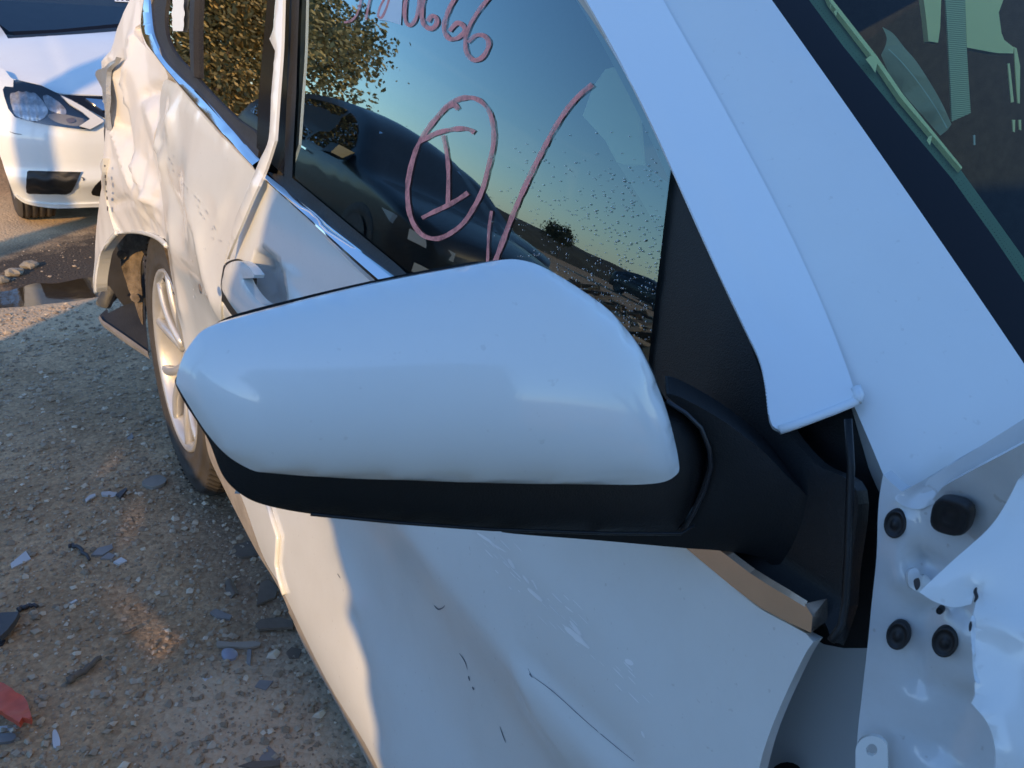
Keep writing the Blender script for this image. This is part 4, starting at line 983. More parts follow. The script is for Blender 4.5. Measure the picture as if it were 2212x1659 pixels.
# ------------------------------------------------------------------ ground
def ground_mat():
    m, nt, b = mat_new('gravel_ground'); tc = N(nt, 'ShaderNodeTexCoord'); L = nt.links.new
    def nz(s, d=6., r=.6): n = N(nt, 'ShaderNodeTexNoise', Scale=s, Detail=d, Roughness=r); L(tc.outputs['Object'], n.inputs['Vector']); return n
    a = nz(2.2, 8., .7); cr = N(nt, 'ShaderNodeValToRGB'); L(a.outputs['Fac'], cr.inputs[0])
    e = cr.color_ramp.elements; e[0].position = .3; e[0].color = (.29, .185, .095, 1); e[1].position = .72; e[1].color = (.56, .38, .22, 1)
    v = N(nt, 'ShaderNodeTexVoronoi', Scale=75.0); L(tc.outputs['Object'], v.inputs['Vector'])
    c2 = N(nt, 'ShaderNodeMapRange'); c2.inputs['From Min'].default_value = 0; c2.inputs['From Max'].default_value = 1; c2.inputs['To Min'].default_value = .85; c2.inputs['To Max'].default_value = 1.16
    sp = N(nt, 'ShaderNodeSeparateColor'); L(v.outputs['Color'], sp.inputs[0]); L(sp.outputs[0], c2.inputs['Value'])
    f = nz(90., 4., .7); c3 = N(nt, 'ShaderNodeMapRange'); c3.inputs['From Min'].default_value = .3; c3.inputs['From Max'].default_value = .7; c3.inputs['To Min'].default_value = .72; c3.inputs['To Max'].default_value = 1.28; L(f.outputs['Fac'], c3.inputs['Value'])
    mu = N(nt, 'ShaderNodeMath', operation='MULTIPLY'); L(c2.outputs[0], mu.inputs[0]); L(c3.outputs[0], mu.inputs[1])
    sc_ = N(nt, 'ShaderNodeVectorMath', operation='SCALE'); L(cr.outputs[0], sc_.inputs[0]); L(mu.outputs[0], sc_.inputs['Scale'])
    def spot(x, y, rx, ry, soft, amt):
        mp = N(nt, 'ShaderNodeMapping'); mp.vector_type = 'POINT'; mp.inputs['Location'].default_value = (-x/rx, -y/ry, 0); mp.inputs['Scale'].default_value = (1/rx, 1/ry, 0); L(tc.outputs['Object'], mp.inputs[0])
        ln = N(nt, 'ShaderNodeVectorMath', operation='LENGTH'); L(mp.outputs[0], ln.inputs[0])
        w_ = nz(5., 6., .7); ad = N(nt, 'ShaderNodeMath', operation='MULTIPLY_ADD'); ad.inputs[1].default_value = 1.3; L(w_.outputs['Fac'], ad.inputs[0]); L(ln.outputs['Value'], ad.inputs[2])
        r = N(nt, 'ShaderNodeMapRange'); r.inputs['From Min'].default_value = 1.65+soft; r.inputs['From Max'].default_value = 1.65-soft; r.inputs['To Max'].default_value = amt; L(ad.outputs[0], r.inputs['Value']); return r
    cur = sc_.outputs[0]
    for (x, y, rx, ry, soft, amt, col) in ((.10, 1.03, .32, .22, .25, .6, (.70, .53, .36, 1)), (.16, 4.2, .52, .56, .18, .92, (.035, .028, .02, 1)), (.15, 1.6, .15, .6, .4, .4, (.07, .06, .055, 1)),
                                          (-.2, 3.42, 1.2, .24, .3, .85, (.66, .48, .29, 1)), (-.45, 5.0, .7, .6, .3, .85, (.70, .50, .29, 1))):  # the last two spots paint the sunlit ground paler
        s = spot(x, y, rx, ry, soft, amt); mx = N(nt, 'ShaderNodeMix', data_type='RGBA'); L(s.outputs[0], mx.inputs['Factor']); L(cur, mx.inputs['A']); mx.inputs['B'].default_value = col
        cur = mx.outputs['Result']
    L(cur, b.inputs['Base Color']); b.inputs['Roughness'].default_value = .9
    bp = N(nt, 'ShaderNodeBump', Strength=.9, Distance=.004); bb = nz(60., 8., .75); L(bb.outputs['Fac'], bp.inputs['Height'])
    bp2 = N(nt, 'ShaderNodeBump', Strength=.6, Distance=.006, invert=True); L(v.outputs['Distance'], bp2.inputs['Height']); L(bp.outputs[0], bp2.inputs['Normal']); L(bp2.outputs[0], b.inputs['Normal'])
    return m
gx = list(np.concatenate([[-400, -100, -40, -20, -10, -6, -4, -3], np.arange(-2, 2.01, .04), [3, 4, 6, 10, 20, 40, 100, 400]]))
gy = list(np.concatenate([[-400, -100, -40, -20, -10, -6, -3, -1], np.arange(0, 7.01, .04), [8, 9, 11, 14, 20, 30, 45, 60, 100, 400]]))
def gz(x, y):
    if abs(x) > 2.2 or y < -.2 or y > 7.2: return 0
    z = noise.fractal(Vector((x*1.6, y*1.6, 0)), 1, 2.1, 4)*.012 + noise.noise(Vector((x*9, y*9, 5)))*.003
    k = math.exp(-(((x+.1)/.55)**2+((y-3.78)/.17)**2)**2)
    return z*(1-k)-.014*k
V = [(x, y, gz(x, y)) for y in gy for x in gx]; nx = len(gx)
F = [(j*nx+i, j*nx+i+1, j*nx+i+nx+1, j*nx+i+nx) for j in range(len(gy)-1) for i in range(nx-1)]
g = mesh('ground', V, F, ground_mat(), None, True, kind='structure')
# puddle
def water_mat():
    m, nt, b = mat_new('muddy_water'); b.inputs['Base Color'].default_value = (.05, .034, .018, 1); b.inputs['Roughness'].default_value = .04; b.inputs['IOR'].default_value = 1.33; b.inputs['Specular IOR Level'].default_value = .8
    tc = N(nt, 'ShaderNodeTexCoord'); n = N(nt, 'ShaderNodeTexNoise', Scale=14.0); nt.links.new(tc.outputs['Object'], n.inputs['Vector']); bp = N(nt, 'ShaderNodeBump', Strength=.12, Distance=.002); nt.links.new(n.outputs['Fac'], bp.inputs['Height']); nt.links.new(bp.outputs[0], b.inputs['Normal'])
    return m
patch('puddle', [(-90, 625), (0, 630), (40, 622), (75, 612), (120, 612), (205, 600), (225, 640), (212, 652), (120, 655), (75, 661), (20, 664), (-90, 675)], Plane((0, 3.7, -.004), (0, 0, 1), up=(0, 1, 0)), water_mat(), None, res=.06, hem=0, kind='structure')
# loose stones
def stones(name, n, x0, x1, y0, y1, smin, smax, mat, seed, reg=None):
    r = np.random.RandomState(seed); bv = np.array([(1,0,0),(-1,0,0),(0,1,0),(0,-1,0),(-.1,-.3,.9),(0,0,-1),(.62,.62,.6),(-.6,.55,.65)]); bf = [(0,6,4),(0,2,6),(2,7,6),(6,7,4),(2,1,7),(7,1,4),(1,3,4),(3,0,4),(0,5,2),(2,5,1),(1,5,3),(3,5,0)]
    V = np.zeros((n*8, 3)); F = []
    X = r.uniform(x0, x1, n); Y = y0+(y1-y0)*r.uniform(0, 1, n)**1.25; Sz = smin*(smax/smin)**(r.uniform(0, 1, n)**2.6)
    for i in range(n):
        if math.hypot((X[i]-.02)/.75, (Y[i]-4.1)/.55) < 1 and r.uniform() < .9: X[i] = -3-r.uniform(); Y[i] = 1
        a = r.uniform(0, 6.28); c, s = math.cos(a), math.sin(a); v = bv*r.uniform(.75, 1.1, (8, 1))*Sz[i]*np.array([r.uniform(.8, 1.2), r.uniform(.65, 1.), r.uniform(.45, .8)])
        V[i*8:i*8+8, 0] = v[:, 0]*c-v[:, 1]*s+X[i]; V[i*8:i*8+8, 1] = v[:, 0]*s+v[:, 1]*c+Y[i]; V[i*8:i*8+8, 2] = v[:, 2]+gz(X[i], Y[i])+Sz[i]*.12
        F += [tuple(i*8+k for k in f) for f in bf]
    return mesh(name, V.tolist(), F, mat, None, kind='stuff')
def stone_mat(name, a, b_):
    m, nt, b = mat_new(name); ge = N(nt, 'ShaderNodeNewGeometry'); cr = N(nt, 'ShaderNodeValToRGB'); nt.links.new(ge.outputs['Random Per Island'], cr.inputs[0])
    cr.color_ramp.elements[0].color = (*a, 1); cr.color_ramp.elements[1].color = (*b_, 1); e = cr.color_ramp.elements.new(.85); e.color = (.44, .35, .25, 1)
    nt.links.new(cr.outputs[0], b.inputs['Base Color']); b.inputs['Roughness'].default_value = .85; return m
SM = stone_mat('stones', (.24, .18, .12), (.66, .56, .42))
stones('gravel', 34000, -1.1, .9, .8, 4.6, .0026, .0125, SM, 3)
stones('gravel_pebbles', 600, -1.1, .9, .85, 4.4, .007, .018, SM, 5)
GP = Plane((0, 0, .006), (0, 0, 1), up=(0, 1, 0))
def shard(name, label, cat, px, mat, th=.004, tilt=0, grp=None, dome=0, res=.02, smooth=False, lift=0, **k):
    pl = Plane(GP.hit(px[0])+Vector((0, 0, lift)), (tilt*.7, -tilt, 1), up=(0, 1, 0)); o = patch(name, px, pl, mat, None, res=res, hem=th, smooth=smooth, dome=dome, **k)
    o['label'] = label; o['category'] = cat
    if grp: o['group'] = grp
    return o
shard('plastic_fragment', 'orange-red broken plastic piece at the left edge of the ground', 'plastic piece', q5((-60, 960), (0, 985), (60, 1018), (130, 1070), (185, 1082), (215, 1130), (250, 1250), (240, 1275), (178, 1262), (150, 1295), (60, 1240), (0, 1205), (-60, 1190)), M['orange'], .012, -.1, lift=.018, disp=lambda u, v: fbm(u, v, 18, 3)*.008, res=.008)
shard('plastic_fragment', 'pale shard just below the orange plastic piece', 'plastic piece', q5((-50, 1330), (100, 1318), (165, 1322), (160, 1340), (-50, 1385)), M['shard_white'], .004, .1)
shard('plastic_fragment', 'oval pale scrap below the pale shard by the left edge', 'plastic piece', q5((-40, 1395), (60, 1380), (115, 1385), (125, 1415), (80, 1445), (-40, 1450)), M['shard_grey'], .006, smooth=True)
shard('plastic_fragment', 'small upright white sliver right of the bottom left corner', 'plastic piece', q5((420, 1362), (445, 1358), (475, 1430), (470, 1490), (425, 1492), (415, 1420)), M['shard_white'], .005, smooth=True)
shard('plastic_fragment', 'large pale angular shard left of the ground, above the dark scrap', 'plastic piece', z8((45, 782), (110, 728), (133, 762), (100, 778), (50, 802)), M['shard_white'], .004, .1)
shard('plastic_strip', 'long pale strip with rounded end on the gravel beside the car sill', 'plastic strip', z8((928, 1122), (940, 1114), (1000, 1120), (1060, 1116), (1110, 1118), (1112, 1132), (1060, 1142), (1000, 1138), (935, 1136)), simple('tan_plastic', (.30, .26, .21), .6), .006, smooth=True)
shard('plastic_disc', 'bluish round plastic disc just under the long pale strip', 'plastic disc', z8((950, 1160), (965, 1146), (995, 1146), (1014, 1158), (1018, 1175), (1000, 1190), (970, 1192), (953, 1180)), simple('blue_grey_plastic', (.27, .28, .34), .5), .008, smooth=True, dome=.006, res=.006)
shard('metal_bracket', 'dark folded metal channel lying in the shade near the sill', 'metal bracket', z8((965, 862), (985, 855), (1040, 868), (1030, 910), (990, 930), (958, 912)), M['dusty_dark'], .012, .1, disp=lambda u, v: .008*math.sin(u*180), res=.006)
def stick(name, label, a, b, r, mat, cat='stick', sag=0):
    A, B_ = GP.hit(a), GP.hit(b); pts = [A.lerp(B_, k/10)+Vector((noise.noise(A+Vector((k*.7, 0, 0)))*r*1.5, noise.noise(A+Vector((0, k*.7, 0)))*r*1.5+sag*math.sin(math.pi*k/10), r*.6)) for k in range(11)]
    o = sweep(name, pts, circ(r, 7), mat, None, nrm=Vector((0, 0, 1)), scale=lambda t: 1-.35*t); o['label'] = label; o['category'] = cat; return o
stick('stick', 'grey stick lying diagonally on the gravel right of the orange plastic', q5((520, 995))[0], q5((815, 800))[0], .008, M['wood'])
stick('stick', 'thin twig above the diagonal stick on the gravel', q5((965, 605))[0], q5((1085, 548))[0], .003, M['wood'])
stick('rubber_strip', 'curved dark rubber strip below the two white scraps', z8((292, 716))[0], z8((388, 768))[0], .006, M['shard_dark'], 'rubber strip', .03)
stick('rubber_strip', 'dark rubber strip by the left edge above the dark scrap', q5((130, 425))[0], q5((305, 385))[0], .006, M['shard_dark'], 'rubber strip', .01)
shard('plastic_fragment', 'black scrap at the left edge, upper one of two overlapping', 'plastic piece', q5((-80, 440), (20, 425), (150, 420), (120, 480), (60, 560), (0, 615), (-80, 600)), M['shard_dark'], .012, -.15, lift=.01)
shard('plastic_fragment', 'black scrap at the left edge, lower one of two overlapping', 'plastic piece', q5((-80, 620), (0, 640), (45, 640), (20, 680), (-80, 700)), M['shard_dark'], .008)
shard('plastic_fragment', 'small white scrap left of its twin on the shaded gravel', 'plastic piece', z8((366, 505), (385, 488), (408, 482), (410, 492), (385, 505), (370, 518)), M['shard_white'], .006, .2)
shard('plastic_fragment', 'larger white scrap right of its twin on the shaded gravel', 'plastic piece', z8((435, 475), (470, 472), (505, 480), (500, 500), (470, 495), (440, 488)), M['shard_white'], .008, .25)
shard('plastic_fragment', 'thin dark sliver behind the larger white scrap', 'plastic piece', z8((495, 485), (540, 455), (545, 462), (515, 500)), M['shard_dark'], .006)
shard('flat_stone', 'flat round stone slab on the ground near the front of the tyre', 'stone', z8((608, 436), (640, 412), (680, 402), (712, 418), (700, 440), (655, 452)), simple('flat_stone', (.24, .22, .19), .9, var=.2), .01, smooth=True)
for i, (lab, pp_, mt) in enumerate([
   ('grey shard between the two white scraps and the tyre', ((543, 245), (565, 222), (573, 240), (555, 258)), 'shard_grey'),
   ('crumpled translucent scrap under the white scraps', ((390, 745), (420, 715), (480, 700), (485, 715), (440, 745)), 'shard_grey'),
   ('folded grey scrap right of the crumpled translucent scrap', ((430, 760), (465, 735), (495, 745), (480, 762)), 'shard_grey'),
   ('large flat dark plate in the shade beside the sill', ((978, 740), (1010, 700), (1050, 685), (1100, 690), (1110, 745), (1040, 755)), 'dusty_dark'),
   ('dark plate below the large flat one beside the sill', ((1100, 960), (1115, 865), (1150, 850), (1190, 885), (1180, 925)), 'dusty_dark'),
   ('clear broken plastic strip left of the crumpled grey sheet', ((900, 990), (925, 975), (995, 1005), (985, 1020), (930, 1012)), 'shard_grey'),
   ('crumpled grey sheet beside the sill', ((1095, 1040), (1120, 1020), (1200, 1012), (1255, 1030), (1255, 1055), (1110, 1062)), 'dusty_dark'),
   ('pale four-sided tile by the sill, lowest on the right', ((1092, 1310), (1112, 1282), (1172, 1285), (1140, 1326)), 'shard_grey'),
   ('pale broken stone left of the four-sided tile', ((868, 1270), (905, 1262), (922, 1282), (890, 1305)), 'shard_white'),
   ('long grey slab at the bottom edge beside the sill', ((1020, 1650), (1080, 1630), (1200, 1625), (1200, 1645), (1100, 1660)), 'dusty_dark'),
   ('broad grey slab near the bottom right of the ground', ((1110, 1620), (1150, 1562), (1190, 1600), (1210, 1625), (1130, 1632)), 'shard_grey'),
   ('dark block in the shade under the sill', ((1228, 1160), (1250, 1140), (1295, 1150), (1280, 1190), (1240, 1185)), 'dusty_dark'),
   ('narrow sliver under the bluish cap', ((1057, 1205), (1060, 1150), (1078, 1150), (1072, 1212)), 'shard_grey'),
   ('pale crumb cluster left of the sunlit streak', ((485, 775), (520, 755), (545, 770), (510, 785)), 'shard_white'),
   ('small white chip left of centre on the gravel', ((298, 950), (325, 935), (332, 940), (305, 955)), 'shard_white')]):
    shard('fragment', lab, 'fragment', z8(*pp_), M[mt], .006, .08*(i % 3-1))
stick('stick', 'stick lying behind the stones near the front tyre of the far white car', z8((530, 1088))[0], z8((590, 1065))[0], .004, M['wood'])['label'] = 'short twig near the middle of the gravel'
for k, (px_, r, lab) in enumerate([((30, 588), .032, 'rounded pale rock at the left edge before the puddle'), ((64, 572), .030, 'rounded rock right of the pale one before the puddle'), ((2, 604), .028, 'small rock at the far left beside the puddle')]):
    c = GP.hit(px_); V = []; F = []
    for i in range(7):
        for j in range(12):
            a, b_ = math.pi*i/6, 2*math.pi*j/12; d = Vector((math.sin(a)*math.cos(b_)*1.2, math.sin(a)*math.sin(b_), math.cos(a)*.6)); V.append(c+d*r*(1+.45*noise.noise(d*2+Vector((k*3, 0, 0)))))
    for i in range(6):
        for j in range(12): q = i*12+j; q2_ = i*12+(j+1) % 12; F.append((q, q+12, q2_+12, q2_))
    o = mesh('rock', V, F, simple('rock', (.26, .23, .18), .9, var=.2), None, False); o['label'] = lab; o['category'] = 'rock'

# ------------------------------------------------------------------ far white sedan
SX, SY = .75, 6.6
sedan = thing('parked_car', 'white sedan facing the camera behind the crumpled car, striped by shadow', 'car', (SX, SY, 0))
SZ = [.12, .20, .32, .45, .52, .60, .66, .72, .80]; SO = [.10, .05, .015, 0, .01, .045, .10, .20, .40]
def nose(x, z):
    c = .9*max(0, .22-x)**1.8 + .9*max(0, x-1.28)**1.8
    return 4.60+c+interp(SZ, SO, z)-.03*math.exp(-((z-.27)/.05)**2)
NOSE = Front(nose)
def noff(d): return Front(lambda x, z: nose(x, z)+d)
def hood(x, y):
    z = interp([4.6, 4.85, 5.1, 5.5, 6.0], [.60, .70, .775, .875, .94], y-.0*x)
    return z - .28*max(0, .16-x)**1.5 - .28*max(0, x-1.34)**1.5 + .012*sstep(.18, .24, x+(.0)*(y-4.6)) 
HOOD = Top(hood)
patch('bumper', [(-70, 150), (0, 146), (30, 172), (89, 186), (128, 203), (217, 212), (330, 230), (520, 300), (520, 440), (300, 452), (215, 448), (140, 449), (75, 442), (40, 429), (28, 415), (12, 372), (0, 336), (-20, 300), (-70, 280)], NOSE, M['white_clean'], sedan, res=.03, hem=.03)
patch('bumper_lip', z1((110, 1415), (200, 1462), (400, 1485), (720, 1478), (900, 1480), (900, 1510), (720, 1503), (400, 1512), (200, 1482), (125, 1440)), noff(-.012), M['white_clean'], sedan, res=.03, hem=.03)
patch('bonnet', [(-70, 118), (0, 144), (30, 169), (89, 184), (128, 201), (217, 206), (330, 222), (520, 240, 'c'), (520, 30, 'c'), (420, 48), (268, 66), (120, 77), (0, 84), (-70, 86, 'c')], HOOD, M['white_clean'], sedan, res=.04, hem=.02,
      disp=folds([([(30, 165), (90, 130), (180, 90), (215, 72)], .0, .02)], HOOD))
patch('wing_side', [(-.14, 5.1), (-.16, 5.6), (-.12, 6.2), (-.02, 6.2), (.02, 5.3), (-.02, 4.95)], HOOD, M['white_clean'], sedan, world=True, res=.05, hem=.5)
hl = bpy.data.objects.new('headlight', None); COL.objects.link(hl); hl.parent = sedan
patch('bezel', z1((20, 650), (35, 626), (95, 632), (98, 572), (300, 620), (430, 682), (560, 740), (742, 862), (750, 882), (655, 940), (560, 936), (300, 900), (110, 852), (60, 790), (30, 700)), noff(-.004), M['gloss_black'], hl, res=.02, hem=.01, smooth=False)
def wob(k): return lambda u, v: .003*math.sin(u*k)+.0015*math.sin(v*k*.7)
patch('reflector', z1((75, 690), (120, 668), (200, 668), (275, 692), (345, 790), (330, 845), (250, 878), (120, 840), (82, 760)), noff(-.012), M['reflector'], hl, res=.009, hem=.01, disp=wob(190))
patch('reflector', z1((310, 700), (360, 698), (420, 735), (475, 790), (470, 830), (400, 815), (350, 790)), noff(-.012), M['reflector'], hl, res=.009, hem=.01, disp=wob(150))
patch('lamp_unit', z1((345, 840), (420, 822), (560, 850), (640, 875), (560, 915), (420, 890)), noff(-.010), M['shard_grey'], hl, res=.02, hem=.01)
patch('turn_bulb', z1((480, 865), (530, 855), (545, 880), (500, 892)), noff(-.018), M['amber'], hl, res=.01, hem=.004)
patch('light_guide', z1((440, 690), (520, 728), (600, 772), (752, 872), (752, 884), (655, 938), (575, 915), (655, 862), (600, 815), (500, 750)), noff(-.031), M['led'], hl, res=.02, hem=.01, smooth=False)
patch('lens', z1((20, 650), (35, 626), (95, 632), (98, 572), (300, 620), (430, 682), (560, 740), (742, 862), (750, 882), (655, 940), (560, 936), (300, 900), (110, 852), (60, 790), (30, 700)), noff(-.028), M['lens'], hl, res=.02, hem=.02, smooth=False)
patch('grille', z1((435, 684), (600, 694), (900, 700), (900, 900), (745, 850), (600, 765), (520, 725)), noff(-.006), M['gloss_black'], sedan, res=.03, hem=.01, smooth=False)
patch('grille_trim', z1((620, 712), (740, 722), (900, 730), (900, 800), (745, 800), (690, 762)), noff(-.02), M['chrome'], sedan, res=.03, hem=.01, smooth=False)
vent = patch('lower_vent', z1((196, 1250), (212, 1238, 'c'), (588, 1248, 'c'), (522, 1388), (480, 1412, 'c'), (215, 1408, 'c'), (190, 1390)), noff(-.013), M['black'], sedan, res=.01, hem=.01, disp=lambda u, v: .0015*math.sin(v*160+1.5*math.sin(u*70)))
ribbons('vent_rim', [(z1((196, 1250), (215, 1236), (400, 1240), (590, 1246)), 2.2)], noff(-.012), M['white_clean'], sedan, taper=False)
patch('lower_grille', z1((670, 1415), (730, 1310), (800, 1300), (900, 1300), (900, 1415)), noff(-.004), M['black'], sedan, res=.03, hem=.01)
ribbons('bumper_scratch', [(z1((68, 955), (110, 970), (160, 976)), 1.5), (z1((590, 1285), (610, 1300), (600, 1310)), 3)], noff(-.003), M['shard_dark'], sedan)
WSS = Plane((.7, 5.95, .93), (0, -.5, .87))
patch('cowl', [(-70, 90), (0, 87), (120, 80), (268, 69), (430, 50), (430, 38), (268, 58), (120, 71), (0, 78), (-70, 80)], Plane((.7, 5.85, .93), (0, -.3, 1)), M['black'], sedan, res=.05, hem=0, smooth=False)
patch('windscreen', [(-100, 80), (0, 78), (120, 71), (268, 58), (430, 38), (520, -200), (-60, -200)], WSS, M['sedan_glass'], sedan, res=.1, hem=0, smooth=False)
patch('windscreen_border', [(-100, 82), (0, 80), (120, 73), (268, 60), (430, 40), (430, 28), (268, 50), (120, 64), (20, 68), (-4, 50), (-10, 0), (-30, -100), (-80, -100)], Plane(WSS.o+WSS.n*.003, WSS.n), M['frit'], sedan, res=.05, hem=0, smooth=False)
ribbons('wiper_blade', [([(8, 76), (50, 80), (88, 82)], 4), ([(60, 76), (150, 72), (262, 60)], 2.5)], Plane(WSS.o+WSS.n*.02, WSS.n), simple('wiper', (.16, .14, .11), .6), sedan, taper=False)
patch('windscreen_label', [(244, -30), (290, -30), (290, 5), (248, 3)], Plane(WSS.o+WSS.n*.004, WSS.n), M['paper'], sedan, res=.1, hem=0, smooth=False)
ribbons('label_print', [([(252, -1), (256, -1)], 4), ([(262, 0), (266, 0)], 3), ([(272, 0), (280, 0)], 3)], Plane(WSS.o+WSS.n*.006, WSS.n), M['shard_dark'], sedan, taper=False)
mesh('dashboard', [(-.05, 5.75, .8), (1.55, 5.75, .8), (1.5, 6.5, 1.0), (0, 6.5, 1.0)], [(0, 1, 2, 3)], M['shard_dark'], sedan)
pls = Plane((.3, 6.7, 1.1), (0, -.7, .5)); patch('steering_wheel', [(155, 62), (158, 40), (172, 26), (178, 28), (166, 42), (162, 62)], pls, M['shard_grey'], sedan, res=.05, hem=.01)
mesh('roof', [(.05, 6.9, 1.38), (1.45, 6.9, 1.38), (1.4, 8.4, 1.36), (.1, 8.4, 1.36), (-.12, 6.9, .6), (1.62, 6.9, .6), (1.62, 9.1, .6), (-.12, 9.1, .6), (-.12, 9.1, .95), (1.62, 9.1, .95), (-.12, 5.2, .6), (1.62, 5.2, .6), (-.1, 5.9, .9), (1.6, 5.9, .9)],
     [(0, 1, 2, 3), (0, 3, 8, 4), (1, 5, 9, 2), (2, 9, 8, 3), (4, 8, 7), (5, 6, 9), (4, 12, 10), (0, 12, 4), (5, 11, 13), (1, 13, 5), (6, 7, 8, 9)], M['white_clean'], sedan)
SH = Vector((-.10, 5.07, .31)); sw = bpy.data.objects.new('front_wheel', None); COL.objects.link(sw); sw.parent = sedan
lathe('tyre', [(.17, .2), (.19, .27)]+[(.17-k*.034+d, r) for k in range(5) for d, r in ((0, .311), (-.004, .300), (-.009, .300), (-.012, .311))]+[(.02, .31), (.004, .295), (-.004, .27), (0, .21)], 64, M['tyre'], sw, c=SH)
lathe('rim', [(.02, 0), (.03, .1), (.01, .2), (.0, .215)], 40, M['rim'], sw, c=SH)
mesh('underside', [(-.05, 5.0, .18), (1.55, 5.0, .18), (1.55, 9, .2), (-.05, 9, .2), (-.05, 5.0, .5), (1.55, 5.0, .5)], [(0, 1, 2, 3), (0, 1, 5, 4)], M['shard_dark'], sedan)

# ------------------------------------------------------------------ cars, trees and yard seen in the window's reflection
M['lamp_grey'] = simple('lamp_grey', (.30, .32, .33), .35)
def dark_car(x0, y0, label, prof, width=1.85, tail=None):
    c = thing('parked_car', label, 'car', (x0-width/2, y0+2.3, 0), 'black cars parked across the lane')
    def top(s): return interp([p[0] for p in prof], [p[1] for p in prof], s)
    L_ = prof[-1][0]; S_ = [L_*k/80 for k in range(81)]; zr = [0, .12, .3, .5, .7, .85, .95, 1.0]
    def inset(z, s): e = min(s, L_-s); return .03*((z-.55)/.3)**2*(1 if z < .95 else 1)*.5+max(0, z-.92)*.42+.28*max(0, 1-e/.45)**2
    V = []; F = []; n = 23
    for s in S_:
        T = max(.42, top(s)); row = []
        for k in range(8): z = .28+(T-.28)*(k/7); row.append((inset(z, s), z))
        for i, (a, z) in enumerate(row): V.append((x0-a, y0+s, z))
        for k in range(1, 8): f = k/8; a0 = row[-1][0]; V.append((x0-a0-(width-2*a0)*f, y0+s, T+.05*math.sin(math.pi*f)))
        for a, z in row[::-1]: V.append((x0-width+a, y0+s, z))
    for i in range(80):
        for j in range(n-1): q = i*n+j; F.append((q, q+n, q+n+1, q+1))
    F.append(tuple(range(n))); F.append(tuple(range(80*n, 81*n))[::-1])
    mesh('body', V, F, M['black_paint'], c, True)
    def sidepatch(name, pts, mat, lift=.006):
        V = []; 
        for s, z in pts: V.append((x0-inset(z, s)+lift, y0+s, z))
        mesh(name, V, [tuple(range(len(V)))], mat, c)
    zt = lambda s: top(s)-.08
    for a, b_ in ((1.75, 2.55), (2.62, 3.5), (3.56, 4.15)):
        pts = [(a, .95), (b_, .97)]+[(b_-(b_-a)*k/6, max(.99, zt(b_-(b_-a)*k/6))) for k in range(7)]; sidepatch('side_window', pts, M['dark_glass'])
    for s in (2.35, 3.3): sidepatch('door_handle', [(s, .86), (s+.2, .87), (s+.2, .885), (s, .88)], M['chrome'], .03)
    sidepatch('headlight', [(.12, .60), (.42, .66), (.62, .73), (.40, .74), (.12, .70)], M['lamp_grey'], .012)
    hy = y0-.004
    for sx in (x0-.32, x0-width+.32):
        V = [(sx+.28 if sx > x0-1 else sx-.28, y0+.14, .60), (sx-.10, hy-.012, .58), (sx-.10, hy-.004, .66), (sx+.28 if sx > x0-1 else sx-.28, y0+.16, .69)]; mesh('headlight', V, [(0, 1, 2, 3)], M['lamp_grey'], c)
        V = [(sx+.2, y0+.06, .36), (sx-.06, hy-.012, .36), (sx-.06, hy-.012, .43), (sx+.2, y0+.06, .44)]; mesh('fog_lamp', V, [(0, 1, 2, 3)], M['lamp_grey'], c)
    for s in (.95, 3.75):
        lathe('wheel', [(0, .0), (0, .2), (.01, .24), (.02, .33), (0, .34), (-.2, .34)], 28, M['tyre'], c, c=Vector((x0-.01, y0+s, .34)))
        lathe('wheel_rim', [(.012, .0), (.02, .06), (.012, .2), (.018, .225)], 20, M['shard_dark'], c, c=Vector((x0, y0+s, .34)))
    pr = [(1.7, .93), (1.72, 1.05), (1.58, 1.06), (1.55, .96)]; V = [(x0-inset(z, s)+.02, y0+s, z) for s, z in pr]+[(x0-inset(z, s)+.2, y0+s-.03, z+.01) for s, z in pr]
    mesh('mirror', V, [(0, 1, 2, 3), (7, 6, 5, 4), (0, 4, 5, 1), (1, 5, 6, 2), (2, 6, 7, 3), (3, 7, 4, 0)], M['black'], c)
    mesh('windscreen', [(x0-.3, y0+1.40, .99), (x0-width+.3, y0+1.40, .99), (x0-width+.42, y0+2.0, 1.375), (x0-.42, y0+2.0, 1.375)], [(0, 1, 2, 3)], M['dark_glass'], c)
    return c, sidepatch
prof = [(0, .62), (.05, .72), (.4, .82), (.9, .90), (1.3, .96), (1.7, 1.18), (2.1, 1.40), (2.6, 1.52), (3.2, 1.52), (3.8, 1.42), (4.3, 1.18), (4.6, 1.06), (4.75, .9)]
c1, _ = dark_car(-2.8, 5.35, 'black car reflected in the front side window, its headlight showing', prof)
c2, sp2 = dark_car(-5.4, 8.8, 'dark car behind the black one in the window reflection, white labels on its glass', [(a, b*1.0+.03) for a, b in prof])
sp2('glass_label', [(1.7, .98), (1.9, .98), (1.9, 1.08), (1.7, 1.08)], M['paper'], .02); sp2('glass_label', [(1.95, 1.12), (2.1, 1.12), (2.1, 1.2), (1.95, 1.2)], M['paper'], .02)

